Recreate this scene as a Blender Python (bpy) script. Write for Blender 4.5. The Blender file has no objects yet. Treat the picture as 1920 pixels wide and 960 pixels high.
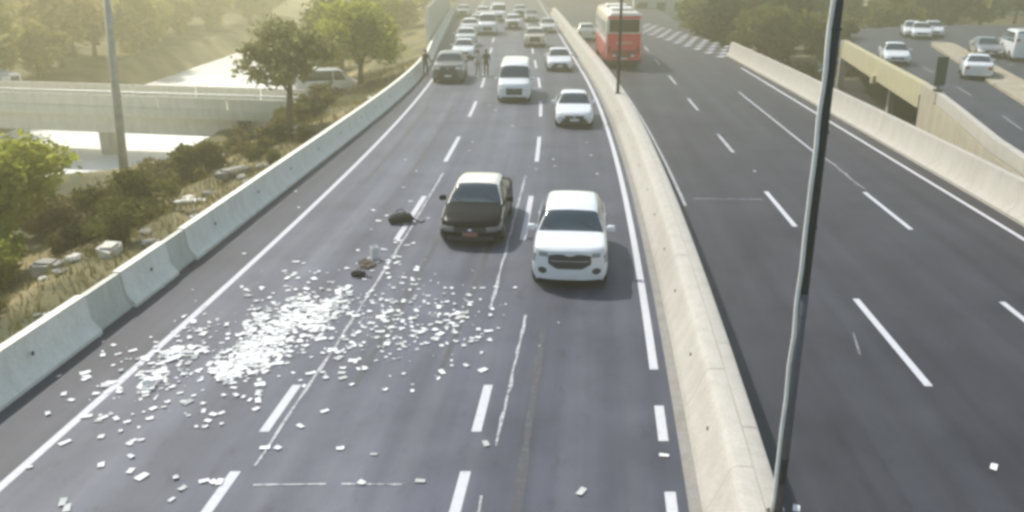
import bpy, bmesh, math, random
import numpy as np
from mathutils import Vector, Matrix
random.seed(7); rng = np.random.default_rng(7)
scn = bpy.context.scene
C = scn.collection

# ------------------------------------------------------------------ camera, light, exposure
FPX = 1600.0                       # focal length in pixels of the 1920 px wide photograph
PITCH = math.atan(560 / FPX)       # the horizon lies 560 px above the middle of the picture
CAMH = 7.7
cam_d = bpy.data.cameras.new('camera'); cam = bpy.data.objects.new('camera', cam_d); C.objects.link(cam)
cam_d.sensor_width = 36; cam_d.lens = 36 * FPX / 1920
cam.location = (0, 0, CAMH); cam.rotation_euler = (math.pi / 2 - PITCH, 0, 0)
cam_d.clip_start = 0.1; cam_d.clip_end = 3000
scn.camera = cam

SUN_EL = math.radians(48); SUN_AZ = math.atan2(-0.64, 0.77)     # from ahead on the left
sun_dir = Vector((math.sin(SUN_AZ) * math.cos(SUN_EL), math.cos(SUN_AZ) * math.cos(SUN_EL), math.sin(SUN_EL)))
w = bpy.data.worlds.new('World'); scn.world = w; w.use_nodes = True
nt = w.node_tree; nt.nodes.clear()
sky = nt.nodes.new('ShaderNodeTexSky'); sky.sky_type = 'NISHITA'; sky.sun_disc = False
sky.sun_elevation = SUN_EL; sky.sun_rotation = SUN_AZ; sky.air_density = 1.3; sky.dust_density = 1.0
bg = nt.nodes.new('ShaderNodeBackground'); bg.inputs['Strength'].default_value = 0.12
wo = nt.nodes.new('ShaderNodeOutputWorld')
nt.links.new(sky.outputs[0], bg.inputs[0]); nt.links.new(bg.outputs[0], wo.inputs[0])
sl = bpy.data.lights.new('sun', 'SUN'); so = bpy.data.objects.new('sun', sl); C.objects.link(so)
sl.energy = 3.3; sl.angle = math.radians(0.6); sl.color = (1.0, 0.96, 0.89)
so.rotation_euler = sun_dir.to_track_quat('Z', 'Y').to_euler(); so.location = (-40, 30, 60)
scn.view_settings.view_transform = 'Standard'; scn.view_settings.look = 'None'
scn.view_settings.gamma = 1.0; scn.view_settings.exposure = 0.71
scn.render.engine = 'CYCLES'
scn.cycles.filter_width = 3.2
scn.cycles.max_bounces = 6; scn.cycles.volume_bounces = 1; scn.cycles.transparent_max_bounces = 6
scn.cycles.use_denoising = True
HAZE_DENSITY = 0.0042; HAZE_COLOR = (1.0, 0.91, 0.60); HAZE_ANISO = 0.76

# ------------------------------------------------------------------ helpers
def G(px, py, z=0.0):
    """photo pixel -> point on the horizontal level z (the thing's foot)"""
    a = (px - 960) / FPX; b = -(py - 480) / FPX
    dx, dy, dz = a, math.cos(PITCH) + b * math.sin(PITCH), -math.sin(PITCH) + b * math.cos(PITCH)
    t = (z - CAMH) / dz
    return Vector((dx * t, dy * t, z))

def tag(o, label=None, cat=None, group=None, kind=None):
    if label: o['label'] = label
    if cat: o['category'] = cat
    if group: o['group'] = group
    if kind: o['kind'] = kind
    return o
def empty(name, loc=(0, 0, 0), rz=0.0, **k):
    o = bpy.data.objects.new(name, None); C.objects.link(o)
    o.location = loc; o.rotation_euler = (0, 0, rz); o.empty_display_size = 0.3
    return tag(o, **k)
def link(name, me, parent=None, loc=(0, 0, 0), rot=(0, 0, 0), **k):
    o = bpy.data.objects.new(name, me); C.objects.link(o)
    o.location = loc; o.rotation_euler = rot
    if parent: o.parent = parent
    return tag(o, **k)
def mesh(name, v, f, mats, smooth=False, mi=None):
    me = bpy.data.meshes.new(name)
    me.from_pydata([tuple(p) for p in v], [], [tuple(q) for q in f])
    for m in (mats if isinstance(mats, (list, tuple)) else [mats]): me.materials.append(m)
    if smooth: me.polygons.foreach_set('use_smooth', [True] * len(me.polygons))
    if mi is not None: me.polygons.foreach_set('material_index', mi)
    me.update(); return me
class MB:
    """collects shapes into one mesh"""
    def __init__(s): s.v = []; s.f = []
    def add(s, v, f):
        n = len(s.v); s.v += [tuple(p) for p in v]; s.f += [tuple(i + n for i in q) for q in f]; return s
    def box(s, x0, x1, y0, y1, z0, z1):
        v = [(x, y, z) for z in (z0, z1) for y in (y0, y1) for x in (x0, x1)]
        return s.add(v, [(0, 2, 3, 1), (4, 5, 7, 6), (0, 1, 5, 4), (2, 6, 7, 3), (0, 4, 6, 2), (1, 3, 7, 5)])
    def bbox(s, x0, x1, y0, y1, z0, z1, b=0.02):
        bm = bmesh.new(); bmesh.ops.create_cube(bm, size=1)
        for q in bm.verts:
            q.co = Vector((x0 + (q.co.x + .5) * (x1 - x0), y0 + (q.co.y + .5) * (y1 - y0), z0 + (q.co.z + .5) * (z1 - z0)))
        bmesh.ops.bevel(bm, geom=bm.edges[:], offset=b, segments=2, affect='EDGES', profile=0.6)
        bm.verts.index_update()
        s.add([q.co[:] for q in bm.verts], [[q.index for q in f.verts] for f in bm.faces]); bm.free(); return s
    def tube(s, pts, rad, n=8, cap=True):
        pts = [Vector(p) for p in pts]; rs = rad if isinstance(rad, (list, tuple)) else [rad] * len(pts)
        base = len(s.v); prev = None
        for i, p in enumerate(pts):
            d = (pts[min(i + 1, len(pts) - 1)] - pts[max(i - 1, 0)]).normalized()
            if prev is None:
                u = d.orthogonal().normalized()
            else:
                u = (prev - d * prev.dot(d)).normalized()
            prev = u; q = d.cross(u)
            for k in range(n):
                a = 2 * math.pi * k / n; s.v.append(tuple(p + (u * math.cos(a) + q * math.sin(a)) * rs[i]))
        for i in range(len(pts) - 1):
            for k in range(n):
                a, b = base + i * n + k, base + i * n + (k + 1) % n
                s.f.append((a, b, b + n, a + n))
        if cap:
            s.f.append(tuple(base + k for k in range(n))[::-1]); s.f.append(tuple(base + (len(pts) - 1) * n + k for k in range(n)))
        return s
    def lathe(s, prof, n=20, axis='z', c=(0, 0, 0)):
        base = len(s.v)
        for (r, h) in prof:
            for k in range(n):
                a = 2 * math.pi * k / n; x, y = r * math.cos(a), r * math.sin(a)
                p = {'z': (x, y, h), 'y': (x, h, y), 'x': (h, x, y)}[axis]
                s.v.append((p[0] + c[0], p[1] + c[1], p[2] + c[2]))
        for i in range(len(prof) - 1):
            for k in range(n):
                a, b = base + i * n + k, base + i * n + (k + 1) % n; s.f.append((a, b, b + n, a + n))
        s.f.append(tuple(base + k for k in range(n))[::-1]); s.f.append(tuple(base + (len(prof) - 1) * n + k for k in range(n)))
        return s
    def me(s, name, mats, smooth=False): 
        me = mesh(name, s.v, s.f, mats, smooth)
        bm = bmesh.new(); bm.from_mesh(me); bmesh.ops.recalc_face_normals(bm, faces=bm.faces[:]); bm.to_mesh(me); bm.free()
        return me
def interp_fn(pts):
    ys = np.array([p[0] for p in pts]); xs = np.array([p[1] for p in pts])
    return lambda y: float(pchip(ys, xs, np.array([y]))[0])
def pchip(x, y, q):
    x = np.asarray(x, float); y = np.asarray(y, float); h = np.diff(x); d = np.diff(y) / h
    m = np.zeros(len(x)); m[0] = d[0]; m[-1] = d[-1]
    for i in range(1, len(x) - 1):
        if d[i - 1] * d[i] > 0:
            w1, w2 = 2 * h[i] + h[i - 1], h[i] + 2 * h[i - 1]
            m[i] = (w1 + w2) / (w1 / d[i - 1] + w2 / d[i])
    q = np.asarray(q, float); i = np.clip(np.searchsorted(x, q) - 1, 0, len(x) - 2)
    t = (q - x[i]) / h[i]; tt = np.clip(t, 0, 1)
    r = (2*tt**3 - 3*tt**2 + 1)*y[i] + (tt**3 - 2*tt**2 + tt)*h[i]*m[i] + (-2*tt**3 + 3*tt**2)*y[i+1] + (tt**3 - tt**2)*h[i]*m[i+1]
    r = np.where(q < x[0], y[0] + (q - x[0]) * d[0], r); return np.where(q > x[-1], y[-1] + (q - x[-1]) * d[-1], r)
def sstep(x, a, b):
    t = min(1, max(0, (x - a) / (b - a))); return t * t * (3 - 2 * t)

# ------------------------------------------------------------------ materials
MAT = {}
def nodes(name):
    m = bpy.data.materials.new(name); m.use_nodes = True; t = m.node_tree
    return m, t, t.nodes['Principled BSDF']
def N(t, kind, **k):
    n = t.nodes.new(kind)
    for a, b in k.items():
        if a in n.inputs: n.inputs[a].default_value = b
        else: setattr(n, a, b)
    return n
def ramp(t, fac, stops):
    r = t.nodes.new('ShaderNodeValToRGB'); e = r.color_ramp.elements
    while len(e) < len(stops): e.new(0.5)
    for q, (p, c) in zip(e, stops): q.position = p; q.color = (*c, 1)
    t.links.new(fac, r.inputs[0]); return r.outputs[0]
def simple(name, col, rough=0.6, metal=0.0, coat=0.0, var=0.12, scale=3.0, bump=0.0, bscale=40, spec=None):
    if name in MAT: return MAT[name]
    m, t, b = nodes(name)
    b.inputs['Roughness'].default_value = rough; b.inputs['Metallic'].default_value = metal
    b.inputs['Coat Weight'].default_value = coat; b.inputs['Coat Roughness'].default_value = 0.06
    if spec is not None: b.inputs['Specular IOR Level'].default_value = spec
    tc = N(t, 'ShaderNodeTexCoord')
    n1 = N(t, 'ShaderNodeTexNoise', Scale=scale, Detail=6.0, Roughness=0.65); t.links.new(tc.outputs['Object'], n1.inputs['Vector'])
    lo = tuple(c * (1 - var) for c in col); hi = tuple(min(1, c * (1 + var)) for c in col)
    t.links.new(ramp(t, n1.outputs[0], [(0.3, lo), (0.7, hi)]), b.inputs['Base Color'])
    if bump:
        n2 = N(t, 'ShaderNodeTexNoise', Scale=bscale, Detail=4.0); t.links.new(tc.outputs['Object'], n2.inputs['Vector'])
        bp = N(t, 'ShaderNodeBump', Strength=bump, Distance=0.02); t.links.new(n2.outputs[0], bp.inputs['Height']); t.links.new(bp.outputs[0], b.inputs['Normal'])
    MAT[name] = m; return m
def asphalt(name, base, streak, lanes=None, tn=(0.91, 0.98, 1.30)):
    m, t, b = nodes(name); L = t.links.new
    uv = N(t, 'ShaderNodeUVMap'); uv.uv_map = 'lane'
    mp = N(t, 'ShaderNodeMapping'); mp.inputs['Scale'].default_value = (1.5, 0.03, 1); L(uv.outputs[0], mp.inputs[0])
    st = N(t, 'ShaderNodeTexNoise', Scale=1.0, Detail=3.0, Roughness=0.5); L(mp.outputs[0], st.inputs['Vector'])
    pa = N(t, 'ShaderNodeTexNoise', Scale=0.35, Detail=5.0, Roughness=0.6); L(uv.outputs[0], pa.inputs['Vector'])
    gr = N(t, 'ShaderNodeTexNoise', Scale=45.0, Detail=3.0); L(uv.outputs[0], gr.inputs['Vector'])
    k = lambda f, tint=tn: tuple(base * f * q for q in tint)
    c1 = ramp(t, st.outputs[0], [(0.36, k(1 - streak)), (0.5, k(1.0)), (0.64, k(1 + streak * 1.1, (0.94, 0.99, 1.22)))])
    c2 = ramp(t, pa.outputs[0], [(0.32, (0.70, 0.70, 0.72)), (0.5, (1.0, 1.0, 1.0)), (0.68, (1.22, 1.21, 1.18))])
    c3 = ramp(t, gr.outputs[0], [(0.3, (0.82, 0.82, 0.82)), (0.7, (1.18, 1.18, 1.18))])
    m1 = N(t, 'ShaderNodeMix', data_type='RGBA', blend_type='MULTIPLY'); m1.inputs[0].default_value = 1
    L(c1, m1.inputs[6]); L(c2, m1.inputs[7])
    if lanes:                                  # each lane was resurfaced at its own time: (u, tone) steps across the road
        sx = N(t, 'ShaderNodeSeparateXYZ'); L(uv.outputs[0], sx.inputs[0]); mr = N(t, 'ShaderNodeMapRange'); mr.inputs[1].default_value = -14; mr.inputs[2].default_value = 2; L(sx.outputs[0], mr.inputs[0])
        c4 = ramp(t, mr.outputs[0], [((u + 14) / 16, (q, q, q * (1.0 + 0.1 * (1 - q)))) for u, q in lanes]); m0 = N(t, 'ShaderNodeMix', data_type='RGBA', blend_type='MULTIPLY'); m0.inputs[0].default_value = 1
        L(m1.outputs[2], m0.inputs[6]); L(c4, m0.inputs[7]); m1 = m0
    mp5 = N(t, 'ShaderNodeMapping'); mp5.inputs['Scale'].default_value = (1, 0.35, 1); L(uv.outputs[0], mp5.inputs[0])
    ol = N(t, 'ShaderNodeTexNoise', Scale=2.6, Detail=6.0, Roughness=0.7); L(mp5.outputs[0], ol.inputs['Vector'])
    c5 = ramp(t, ol.outputs[0], [(0.30, (0.62, 0.62, 0.63)), (0.42, (1, 1, 1)), (0.66, (1.08, 1.08, 1.07))]); m5 = N(t, 'ShaderNodeMix', data_type='RGBA', blend_type='MULTIPLY'); m5.inputs[0].default_value = 1
    L(m1.outputs[2], m5.inputs[6]); L(c5, m5.inputs[7]); m1 = m5
    m2 = N(t, 'ShaderNodeMix', data_type='RGBA', blend_type='MULTIPLY'); m2.inputs[0].default_value = 1
    L(m1.outputs[2], m2.inputs[6]); L(c3, m2.inputs[7]); L(m2.outputs[2], b.inputs['Base Color'])
    b.inputs['Roughness'].default_value = 0.62; b.inputs['Specular IOR Level'].default_value = 0.35
    bp = N(t, 'ShaderNodeBump', Strength=0.35, Distance=0.01); L(gr.outputs[0], bp.inputs['Height']); L(bp.outputs[0], b.inputs['Normal'])
    MAT[name] = m; return m
def paint_mat(name, col, worn):
    """road paint, worn through to the asphalt in flecks"""
    m, t, b = nodes(name); L = t.links.new
    tc = N(t, 'ShaderNodeTexCoord')
    n1 = N(t, 'ShaderNodeTexNoise', Scale=9.0, Detail=8.0, Roughness=0.75); L(tc.outputs['Object'], n1.inputs['Vector'])
    L(ramp(t, n1.outputs[0], [(worn - 0.08, (0.10, 0.103, 0.12)), (worn + 0.06, tuple(0.85 * c for c in col)), (0.75, col)]), b.inputs['Base Color'])
    b.inputs['Roughness'].default_value = 0.7; MAT[name] = m; return m
def concrete(name, col, grime=(0.5, 0.45, 0.36), amount=0.55):
    m, t, b = nodes(name); L = t.links.new
    tc = N(t, 'ShaderNodeTexCoord')
    mp = N(t, 'ShaderNodeMapping'); mp.inputs['Scale'].default_value = (1.6, 1.6, 0.45); L(tc.outputs['Object'], mp.inputs[0])
    n1 = N(t, 'ShaderNodeTexNoise', Scale=1.6, Detail=8.0, Roughness=0.7); L(mp.outputs[0], n1.inputs['Vector'])
    n2 = N(t, 'ShaderNodeTexNoise', Scale=22.0, Detail=5.0); L(tc.outputs['Object'], n2.inputs['Vector'])
    c1 = ramp(t, n1.outputs[0], [(0.28, tuple(a * (1 - amount) + a * g * amount for a, g in zip(col, grime))), (0.55, col), (0.8, tuple(min(1, c * 1.1) for c in col))])
    c2 = ramp(t, n2.outputs[0], [(0.3, (0.88, 0.88, 0.88)), (0.7, (1.08, 1.08, 1.08))])
    mx = N(t, 'ShaderNodeMix', data_type='RGBA', blend_type='MULTIPLY'); mx.inputs[0].default_value = 1
    L(c1, mx.inputs[6]); L(c2, mx.inputs[7]); L(mx.outputs[2], b.inputs['Base Color'])
    b.inputs['Roughness'].default_value = 0.85
    bp = N(t, 'ShaderNodeBump', Strength=0.3, Distance=0.01); L(n2.outputs[0], bp.inputs['Height']); L(bp.outputs[0], b.inputs['Normal'])
    MAT[name] = m; return m
def leafmat(name, dark, light, trans=0.45):
    m = bpy.data.materials.new(name); m.use_nodes = True; t = m.node_tree; t.nodes.clear(); L = t.links.new
    g = N(t, 'ShaderNodeNewGeometry'); oi = N(t, 'ShaderNodeObjectInfo')
    ad = N(t, 'ShaderNodeMath', operation='MULTIPLY_ADD'); L(g.outputs['Random Per Island'], ad.inputs[0]); ad.inputs[1].default_value = 0.75
    mu = N(t, 'ShaderNodeMath', operation='MULTIPLY'); L(oi.outputs['Random'], mu.inputs[0]); mu.inputs[1].default_value = 0.25; L(mu.outputs[0], ad.inputs[2])
    c = ramp(t, ad.outputs[0], [(0.0, dark), (1.0, light)])
    d = N(t, 'ShaderNodeBsdfDiffuse'); tr = N(t, 'ShaderNodeBsdfTranslucent'); L(c, d.inputs[0]); L(c, tr.inputs[0])
    mx = N(t, 'ShaderNodeMixShader'); mx.inputs[0].default_value = trans; L(d.outputs[0], mx.inputs[1]); L(tr.outputs[0], mx.inputs[2])
    o = N(t, 'ShaderNodeOutputMaterial'); L(mx.outputs[0], o.inputs[0]); MAT[name] = m; return m

A_L = asphalt('asphalt_old', 0.086, 0.20, [(-14, .48), (-10.45, .50), (-10.2, .92), (-9.5, .80), (-8.7, 1.12), (-7.8, .84), (-7.0, 1.0), (-6.7, 1.04), (-5.9, .84), (-5.0, 1.10), (-4.1, .84), (-3.4, .90), (-3.0, .76), (-2.4, .62), (-1.6, .74), (-.8, .60), (0.5, .74)]); A_R = asphalt('asphalt_newer', 0.030, 0.22, tn=(1.04, 0.98, 1.26)); A_S = asphalt('asphalt_side', 0.036, 0.12)
P_W = paint_mat('white_paint', (0.56, 0.56, 0.58), 0.34); P_T = paint_mat('faded_paint', (0.50, 0.50, 0.51), 0.47); P_F = paint_mat('faint_paint', (0.30, 0.30, 0.31), 0.50)
K_L = concrete('concrete_pale', (0.82, 0.78, 0.66), amount=0.3); K_D = concrete('concrete_grey', (0.60, 0.585, 0.49), amount=0.35); K_C = concrete('concrete_cream', (0.43, 0.405, 0.355), amount=0.3)
K_W = concrete('concrete_wall', (0.40, 0.365, 0.28)); K_Y = concrete('concrete_yellowish', (0.44, 0.40, 0.25), amount=0.4); K_B = concrete('concrete_bridge', (0.66, 0.63, 0.53), amount=0.35)
K_G = concrete('concrete_gutter', (0.25, 0.24, 0.22))
HOLE = simple('dark_hole', (0.03, 0.03, 0.03), 0.9)
GLASS = simple('car_glass', (0.03, 0.05, 0.068), 0.06, var=0.1, spec=0.6); RUB = simple('rubber', (0.022, 0.022, 0.023), 0.85)
TRIM = simple('black_trim', (0.03, 0.03, 0.032), 0.5); LAMP = simple('lamp_lens', (0.80, 0.80, 0.76), 0.12, var=0.05)
RED = simple('red_lens', (0.45, 0.02, 0.02), 0.2); RIM = simple('alloy', (0.45, 0.45, 0.47), 0.35, metal=0.8); PLATE = simple('plate_white', (0.65, 0.65, 0.62), 0.5)
CHROME = simple('chrome', (0.7, 0.7, 0.72), 0.15, metal=1.0)
def carpaint(name, col): return simple('paint_' + name, col, 0.35, coat=0.8, var=0.05, scale=2.0)
WHITE = carpaint('white', (0.70, 0.71, 0.71)); BLACK = simple('paint_black', (0.008, 0.008, 0.009), 0.5, spec=0.04, var=0.05); CREAM = carpaint('cream', (0.66, 0.62, 0.52))
BLACKG = simple('paint_gloss_black', (0.006, 0.006, 0.008), 0.3, spec=0.06, var=0.05); ROOFC = carpaint('roof_cream', (0.74, 0.70, 0.58)); GREY = carpaint('grey', (0.18, 0.19, 0.20)); SILVER = carpaint('silver', (0.48, 0.48, 0.47)); TAUPE = carpaint('taupe', (0.13, 0.12, 0.10)); BUSRED = carpaint('bus_red', (0.78, 0.035, 0.045))
GOLD = carpaint('champagne', (0.50, 0.45, 0.34))
METAL_D = simple('dark_metal', (0.028, 0.034, 0.032), 0.65, metal=0.0); METAL_P = simple('galvanised', (0.40, 0.41, 0.40), 0.5, metal=0.4)
BARK = simple('bark', (0.10, 0.08, 0.055), 0.9, bump=0.5, var=0.35)
LF = {'olive': leafmat('leaf_olive', (0.09, 0.10, 0.03), (0.21, 0.20, 0.06)), 'bright': leafmat('leaf_bright', (0.20, 0.24, 0.035), (0.46, 0.46, 0.10), 0.6),
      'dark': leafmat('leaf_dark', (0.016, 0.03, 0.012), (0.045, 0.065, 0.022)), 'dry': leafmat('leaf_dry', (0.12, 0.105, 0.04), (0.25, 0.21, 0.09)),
      'grey': leafmat('leaf_grey', (0.17, 0.18, 0.07), (0.36, 0.35, 0.15))}
LF['hazel'] = leafmat('leaf_hazel', (0.22, 0.21, 0.06), (0.46, 0.41, 0.14)); LF['sand'] = leafmat('leaf_sand', (0.28, 0.22, 0.08), (0.52, 0.41, 0.17))
PAPER, _t, _b = nodes('paper'); _b.inputs['Roughness'].default_value = 0.85
_g = N(_t, 'ShaderNodeNewGeometry'); _oi = N(_t, 'ShaderNodeObjectInfo'); _ad = N(_t, 'ShaderNodeMath', operation='ADD'); _t.links.new(_g.outputs['Random Per Island'], _ad.inputs[0]); _t.links.new(_oi.outputs['Random'], _ad.inputs[1])
_fr = N(_t, 'ShaderNodeMath', operation='FRACT'); _t.links.new(_ad.outputs[0], _fr.inputs[0])
_t.links.new(ramp(_t, _fr.outputs[0], [(0.0, (0.34, 0.36, 0.34)), (0.25, (0.62, 0.62, 0.60)), (1.0, (0.80, 0.80, 0.79))]), _b.inputs['Base Color'])

# ------------------------------------------------------------------ lines of the road (x over y)
def x4(y):                                     # edge line beside the median
    yy = min(y, 62.0); return 2.5 + 0.1 * (yy - 12) - 0.001 * (yy - 12) ** 2
def LBx(y): return x4(y) - (12.15 - 0.7 * sstep(y, 25, 60)) - 0.035 * max(0, y - 63) * sstep(y, 63, 75)
def BLx(y): return x4(y) + 0.55
def BRx(y): return x4(y) + 1.62
def R1x(y): return 7.0 + 0.064 * y
RB_pts = interp_fn([(-40, 11.6), (10, 14.8), (25, 15.8), (45, 16.9), (56, 17.4), (72, 18.0)])
def RBx(y): return RB_pts(y) if y < 72 else 18.0 + (y - 72) * 0.07
RIV_Z = -6.0
def RIVR(y): return -23.5 - 17.0 * (1 - sstep(y, 32, 52)) - 0.5 * math.sin(y * .21)
def RIVL(y): return -41.0 - 15.0 * (1 - sstep(y, 26, 50))
def groundz(x, y):
    if x < LBx(y) - 0.3:
        s = LBx(y) - 0.3 - x
        z = -0.55 - 0.7 * sstep(s, 0.5, 3.5) - 2.3 * sstep(s, 3, 11)
        bank = sstep(RIVR(y) + 3.5 - x, 0, 5.0); z = z * (1 - bank) + (-7.2) * bank
        far = sstep(RIVL(y) + 1.5 - x, 0, 6.0)
        hz = -3.6 + 0.10 * max(0, RIVL(y) - 6 - x) - 0.0002 * max(0, RIVL(y) - 6 - x) ** 2
        z = z * (1 - far) + hz * far
        return z + 0.18 * math.sin(x * 0.9 + y * 0.31) * math.sin(y * 0.7 - x * 0.2) * sstep(s, 0.6, 3)
    if x > RBx(y) + 0.3:
        t = sstep(y, 36, 47) * (1 - sstep(y, 125, 165)) * sstep(x, RBx(y) + 0.3, RBx(y) + 3.2) * (1 - sstep(x, 52, 66))
        return -0.55 - 2.0 * t
    return -0.55

# ------------------------------------------------------------------ ground, water
def grid_axis(parts):
    out = []
    for a, b, n in parts: out += list(np.linspace(a, b, n, endpoint=False))
    return out + [parts[-1][1]]
gx = grid_axis([(-300, -60, 24), (-60, -5, 90), (-5, 14, 8), (14, 34, 40), (34, 70, 18), (70, 300, 22)])
gy = grid_axis([(-300, -20, 14), (-20, 75, 95), (75, 180, 50), (180, 300, 10)])
gv = [(x, y, groundz(x, y)) for y in gy for x in gx]; nx = len(gx)
gf = [(j * nx + i, j * nx + i + 1, (j + 1) * nx + i + 1, (j + 1) * nx + i) for j in range(len(gy) - 1) for i in range(nx - 1)]
def ground_mat():
    m, t, b = nodes('dry_ground'); L = t.links.new; tc = N(t, 'ShaderNodeTexCoord')
    n1 = N(t, 'ShaderNodeTexNoise', Scale=0.22, Detail=8.0, Roughness=0.65); L(tc.outputs['Object'], n1.inputs['Vector'])
    n2 = N(t, 'ShaderNodeTexNoise', Scale=6.0, Detail=6.0, Roughness=0.7); L(tc.outputs['Object'], n2.inputs['Vector'])
    c1 = ramp(t, n1.outputs[0], [(0.36, (0.05, 0.06, 0.022)), (0.52, (0.16, 0.14, 0.06)), (0.68, (0.33, 0.26, 0.13))])
    c2 = ramp(t, n2.outputs[0], [(0.3, (0.65, 0.65, 0.65)), (0.7, (1.25, 1.22, 1.15))])
    mx = N(t, 'ShaderNodeMix', data_type='RGBA', blend_type='MULTIPLY'); mx.inputs[0].default_value = 1
    L(c1, mx.inputs[6]); L(c2, mx.inputs[7]); L(mx.outputs[2], b.inputs['Base Color']); b.inputs['Roughness'].default_value = 0.95
    bp = N(t, 'ShaderNodeBump', Strength=0.6, Distance=0.08); L(n2.outputs[0], bp.inputs['Height']); L(bp.outputs[0], b.inputs['Normal'])
    return m
link('ground', mesh('ground', gv, gf, ground_mat(), True), kind='structure')
def water_mat():
    m, t, b = nodes('glint_white_water'); L = t.links.new; tc = N(t, 'ShaderNodeTexCoord')
    mp = N(t, 'ShaderNodeMapping'); mp.inputs['Scale'].default_value = (0.5, 0.12, 1); L(tc.outputs['Object'], mp.inputs[0])
    n1 = N(t, 'ShaderNodeTexNoise', Scale=1.0, Detail=5.0); L(mp.outputs[0], n1.inputs['Vector'])
    L(ramp(t, n1.outputs[0], [(0.3, (0.78, 0.77, 0.71)), (0.7, (0.92, 0.92, 0.89))]), b.inputs['Base Color'])  # sun glint on the river put into a near-white base colour
    b.inputs['Roughness'].default_value = 0.35
    n2 = N(t, 'ShaderNodeTexNoise', Scale=2.5, Detail=4.0); L(tc.outputs['Object'], n2.inputs['Vector'])
    bp = N(t, 'ShaderNodeBump', Strength=0.5, Distance=0.15); L(n2.outputs[0], bp.inputs['Height']); L(bp.outputs[0], b.inputs['Normal'])
    return m
ys = np.linspace(-200, 290, 60)
wv = []; wf = []
for i, y in enumerate(ys):
    wv += [(RIVL(y) - 4, y, RIV_Z), (RIVR(y) + 3, y, RIV_Z)]
    if i: wf.append((2 * i - 2, 2 * i - 1, 2 * i + 1, 2 * i))
link('river', mesh('river', wv, wf, water_mat()), kind='structure')

# ------------------------------------------------------------------ carriageways and markings
def ribbon(name, fl, fr, y0, y1, mat, uvx, z=0.0, step=1.5, skirt=0.9, nacross=6, **k):
    n = int((y1 - y0) / step) + 1; v = []; f = []; uv = []
    for j in range(n + 1):
        y = y0 + (y1 - y0) * j / n; a, b = fl(y), fr(y)
        row = [(a, y, z - skirt)] + [(a + (b - a) * i / nacross, y, z) for i in range(nacross + 1)] + [(b, y, z - skirt)]
        for p in row: v.append(p); uv.append((p[0] - uvx(y), y))
    m = nacross + 3
    for j in range(n):
        for i in range(m - 1): f.append((j * m + i, j * m + i + 1, (j + 1) * m + i + 1, (j + 1) * m + i))
    me = mesh(name, v, f, mat); ul = me.uv_layers.new(name='lane')
    for lp in me.loops: ul.data[lp.index].uv = uv[lp.vertex_index]
    return link(name, me, **k)
road_l = ribbon('road', lambda y: LBx(y) - 0.35, lambda y: BLx(y) + 0.5, -40, 176, A_L, x4, kind='structure')
road_r = ribbon('road', lambda y: BRx(y) - 0.5, lambda y: RBx(y) + 0.3, -40, 176, A_R, R1x, kind='structure')
def stripe(parent, fx, y0, y1, wd, mat, name='lane_dash', z=0.004, step=1.0, lump=0.0):
    n = max(1, int((y1 - y0) / step)); v = []; f = []
    for j in range(n + 1):
        y = y0 + (y1 - y0) * j / n; c = fx(y) + (random.uniform(-lump, lump) if lump else 0); ww = wd * (1 + (random.uniform(-.5, .3) if lump else 0))
        v += [(c - ww / 2, y, z), (c + ww / 2, y, z)]
        if j: f.append((2 * j - 2, 2 * j - 1, 2 * j + 1, 2 * j))
    return link(name, mesh(name, v, f, mat), parent)
stripe(road_l, lambda y: x4(y) - 10.3, -40, 175, 0.16, P_W, 'edge_line')
DASH = [(-1, 1.7), (3, 5), (7.5, 11.65), (12.85, 14.55), (23.4, 28.2), (33.4, 38.4), (43.6, 48.5), (53.9, 58.6), (64, 69), (74, 79), (84, 89), (94, 99), (104, 109), (114, 119), (124, 129)]
for a, b in DASH:
    stripe(road_l, lambda y: x4(y) - 6.85, a, b, 0.17, P_W); stripe(road_l, lambda y: x4(y) - 3.2, a, b, 0.17, P_W)
stripe(road_l, x4, 15.2, 175, 0.17, P_W, 'edge_line')
for a, b in [(5.5, 7.2), (8.6, 11.1), (12.55, 13.75)]: stripe(road_l, x4, a, b, 0.17, P_W)
for a, b in [(11.8, 17), (17.0, 24.5), (24.5, 31.5)]: stripe(road_l, lambda y: x4(y) - 6.60 - 0.02 * (y - 12) * 0.2, a, b, 0.07, P_T, 'worn_line', 0.008, 0.4, 0.012)
stripe(road_l, lambda y: -0.5 + (y - 10.6) * 0.112 + 0.03 * math.sin(y * 2), 7.0, 11.0, 0.06, P_T, 'worn_line', 0.008, 0.3, 0.012)
stripe(road_l, lambda y: -0.26 + (y - 12.4) * 0.105, 12.4, 17.9, 0.065, P_T, 'worn_line', 0.008, 0.3, 0.015)
stripe(road_l, lambda y: -0.5 + (y - 18.3) * 0.079, 18.3, 31.0, 0.07, P_T, 'worn_line', 0.008, 0.4, 0.012)
def cross_line(parent, p, q, wd, mat, name='joint_line'):
    p, q = Vector(p), Vector(q); d = (q - p).normalized(); s = Vector((-d.y, d.x, 0)) * wd / 2; n = 14; v = []; f = []
    for j in range(n + 1):
        c = p.lerp(q, j / n); k = random.uniform(.4, 1.2); v += [tuple(c - s * k), tuple(c + s * k)]
        if j: f.append((2 * j - 2, 2 * j - 1, 2 * j + 1, 2 * j))
    for i in range(len(v)): v[i] = (v[i][0], v[i][1], 0.008)
    link(name, mesh(name, v, f, mat), parent)
cross_line(road_l, G(475, 910), G(612, 908), 0.05, P_T); cross_line(road_l, G(640, 908), G(755, 909), 0.05, P_T)
cross_line(road_r, G(1300, 373), G(1430, 374), 0.10, P_F); cross_line(road_r, G(1600, 625), G(1612, 665), 0.05, P_F, 'scuff_mark')
stripe(road_r, lambda y: BRx(y) + 0.30, 27, 60, 0.10, P_T, 'edge_line')
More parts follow.
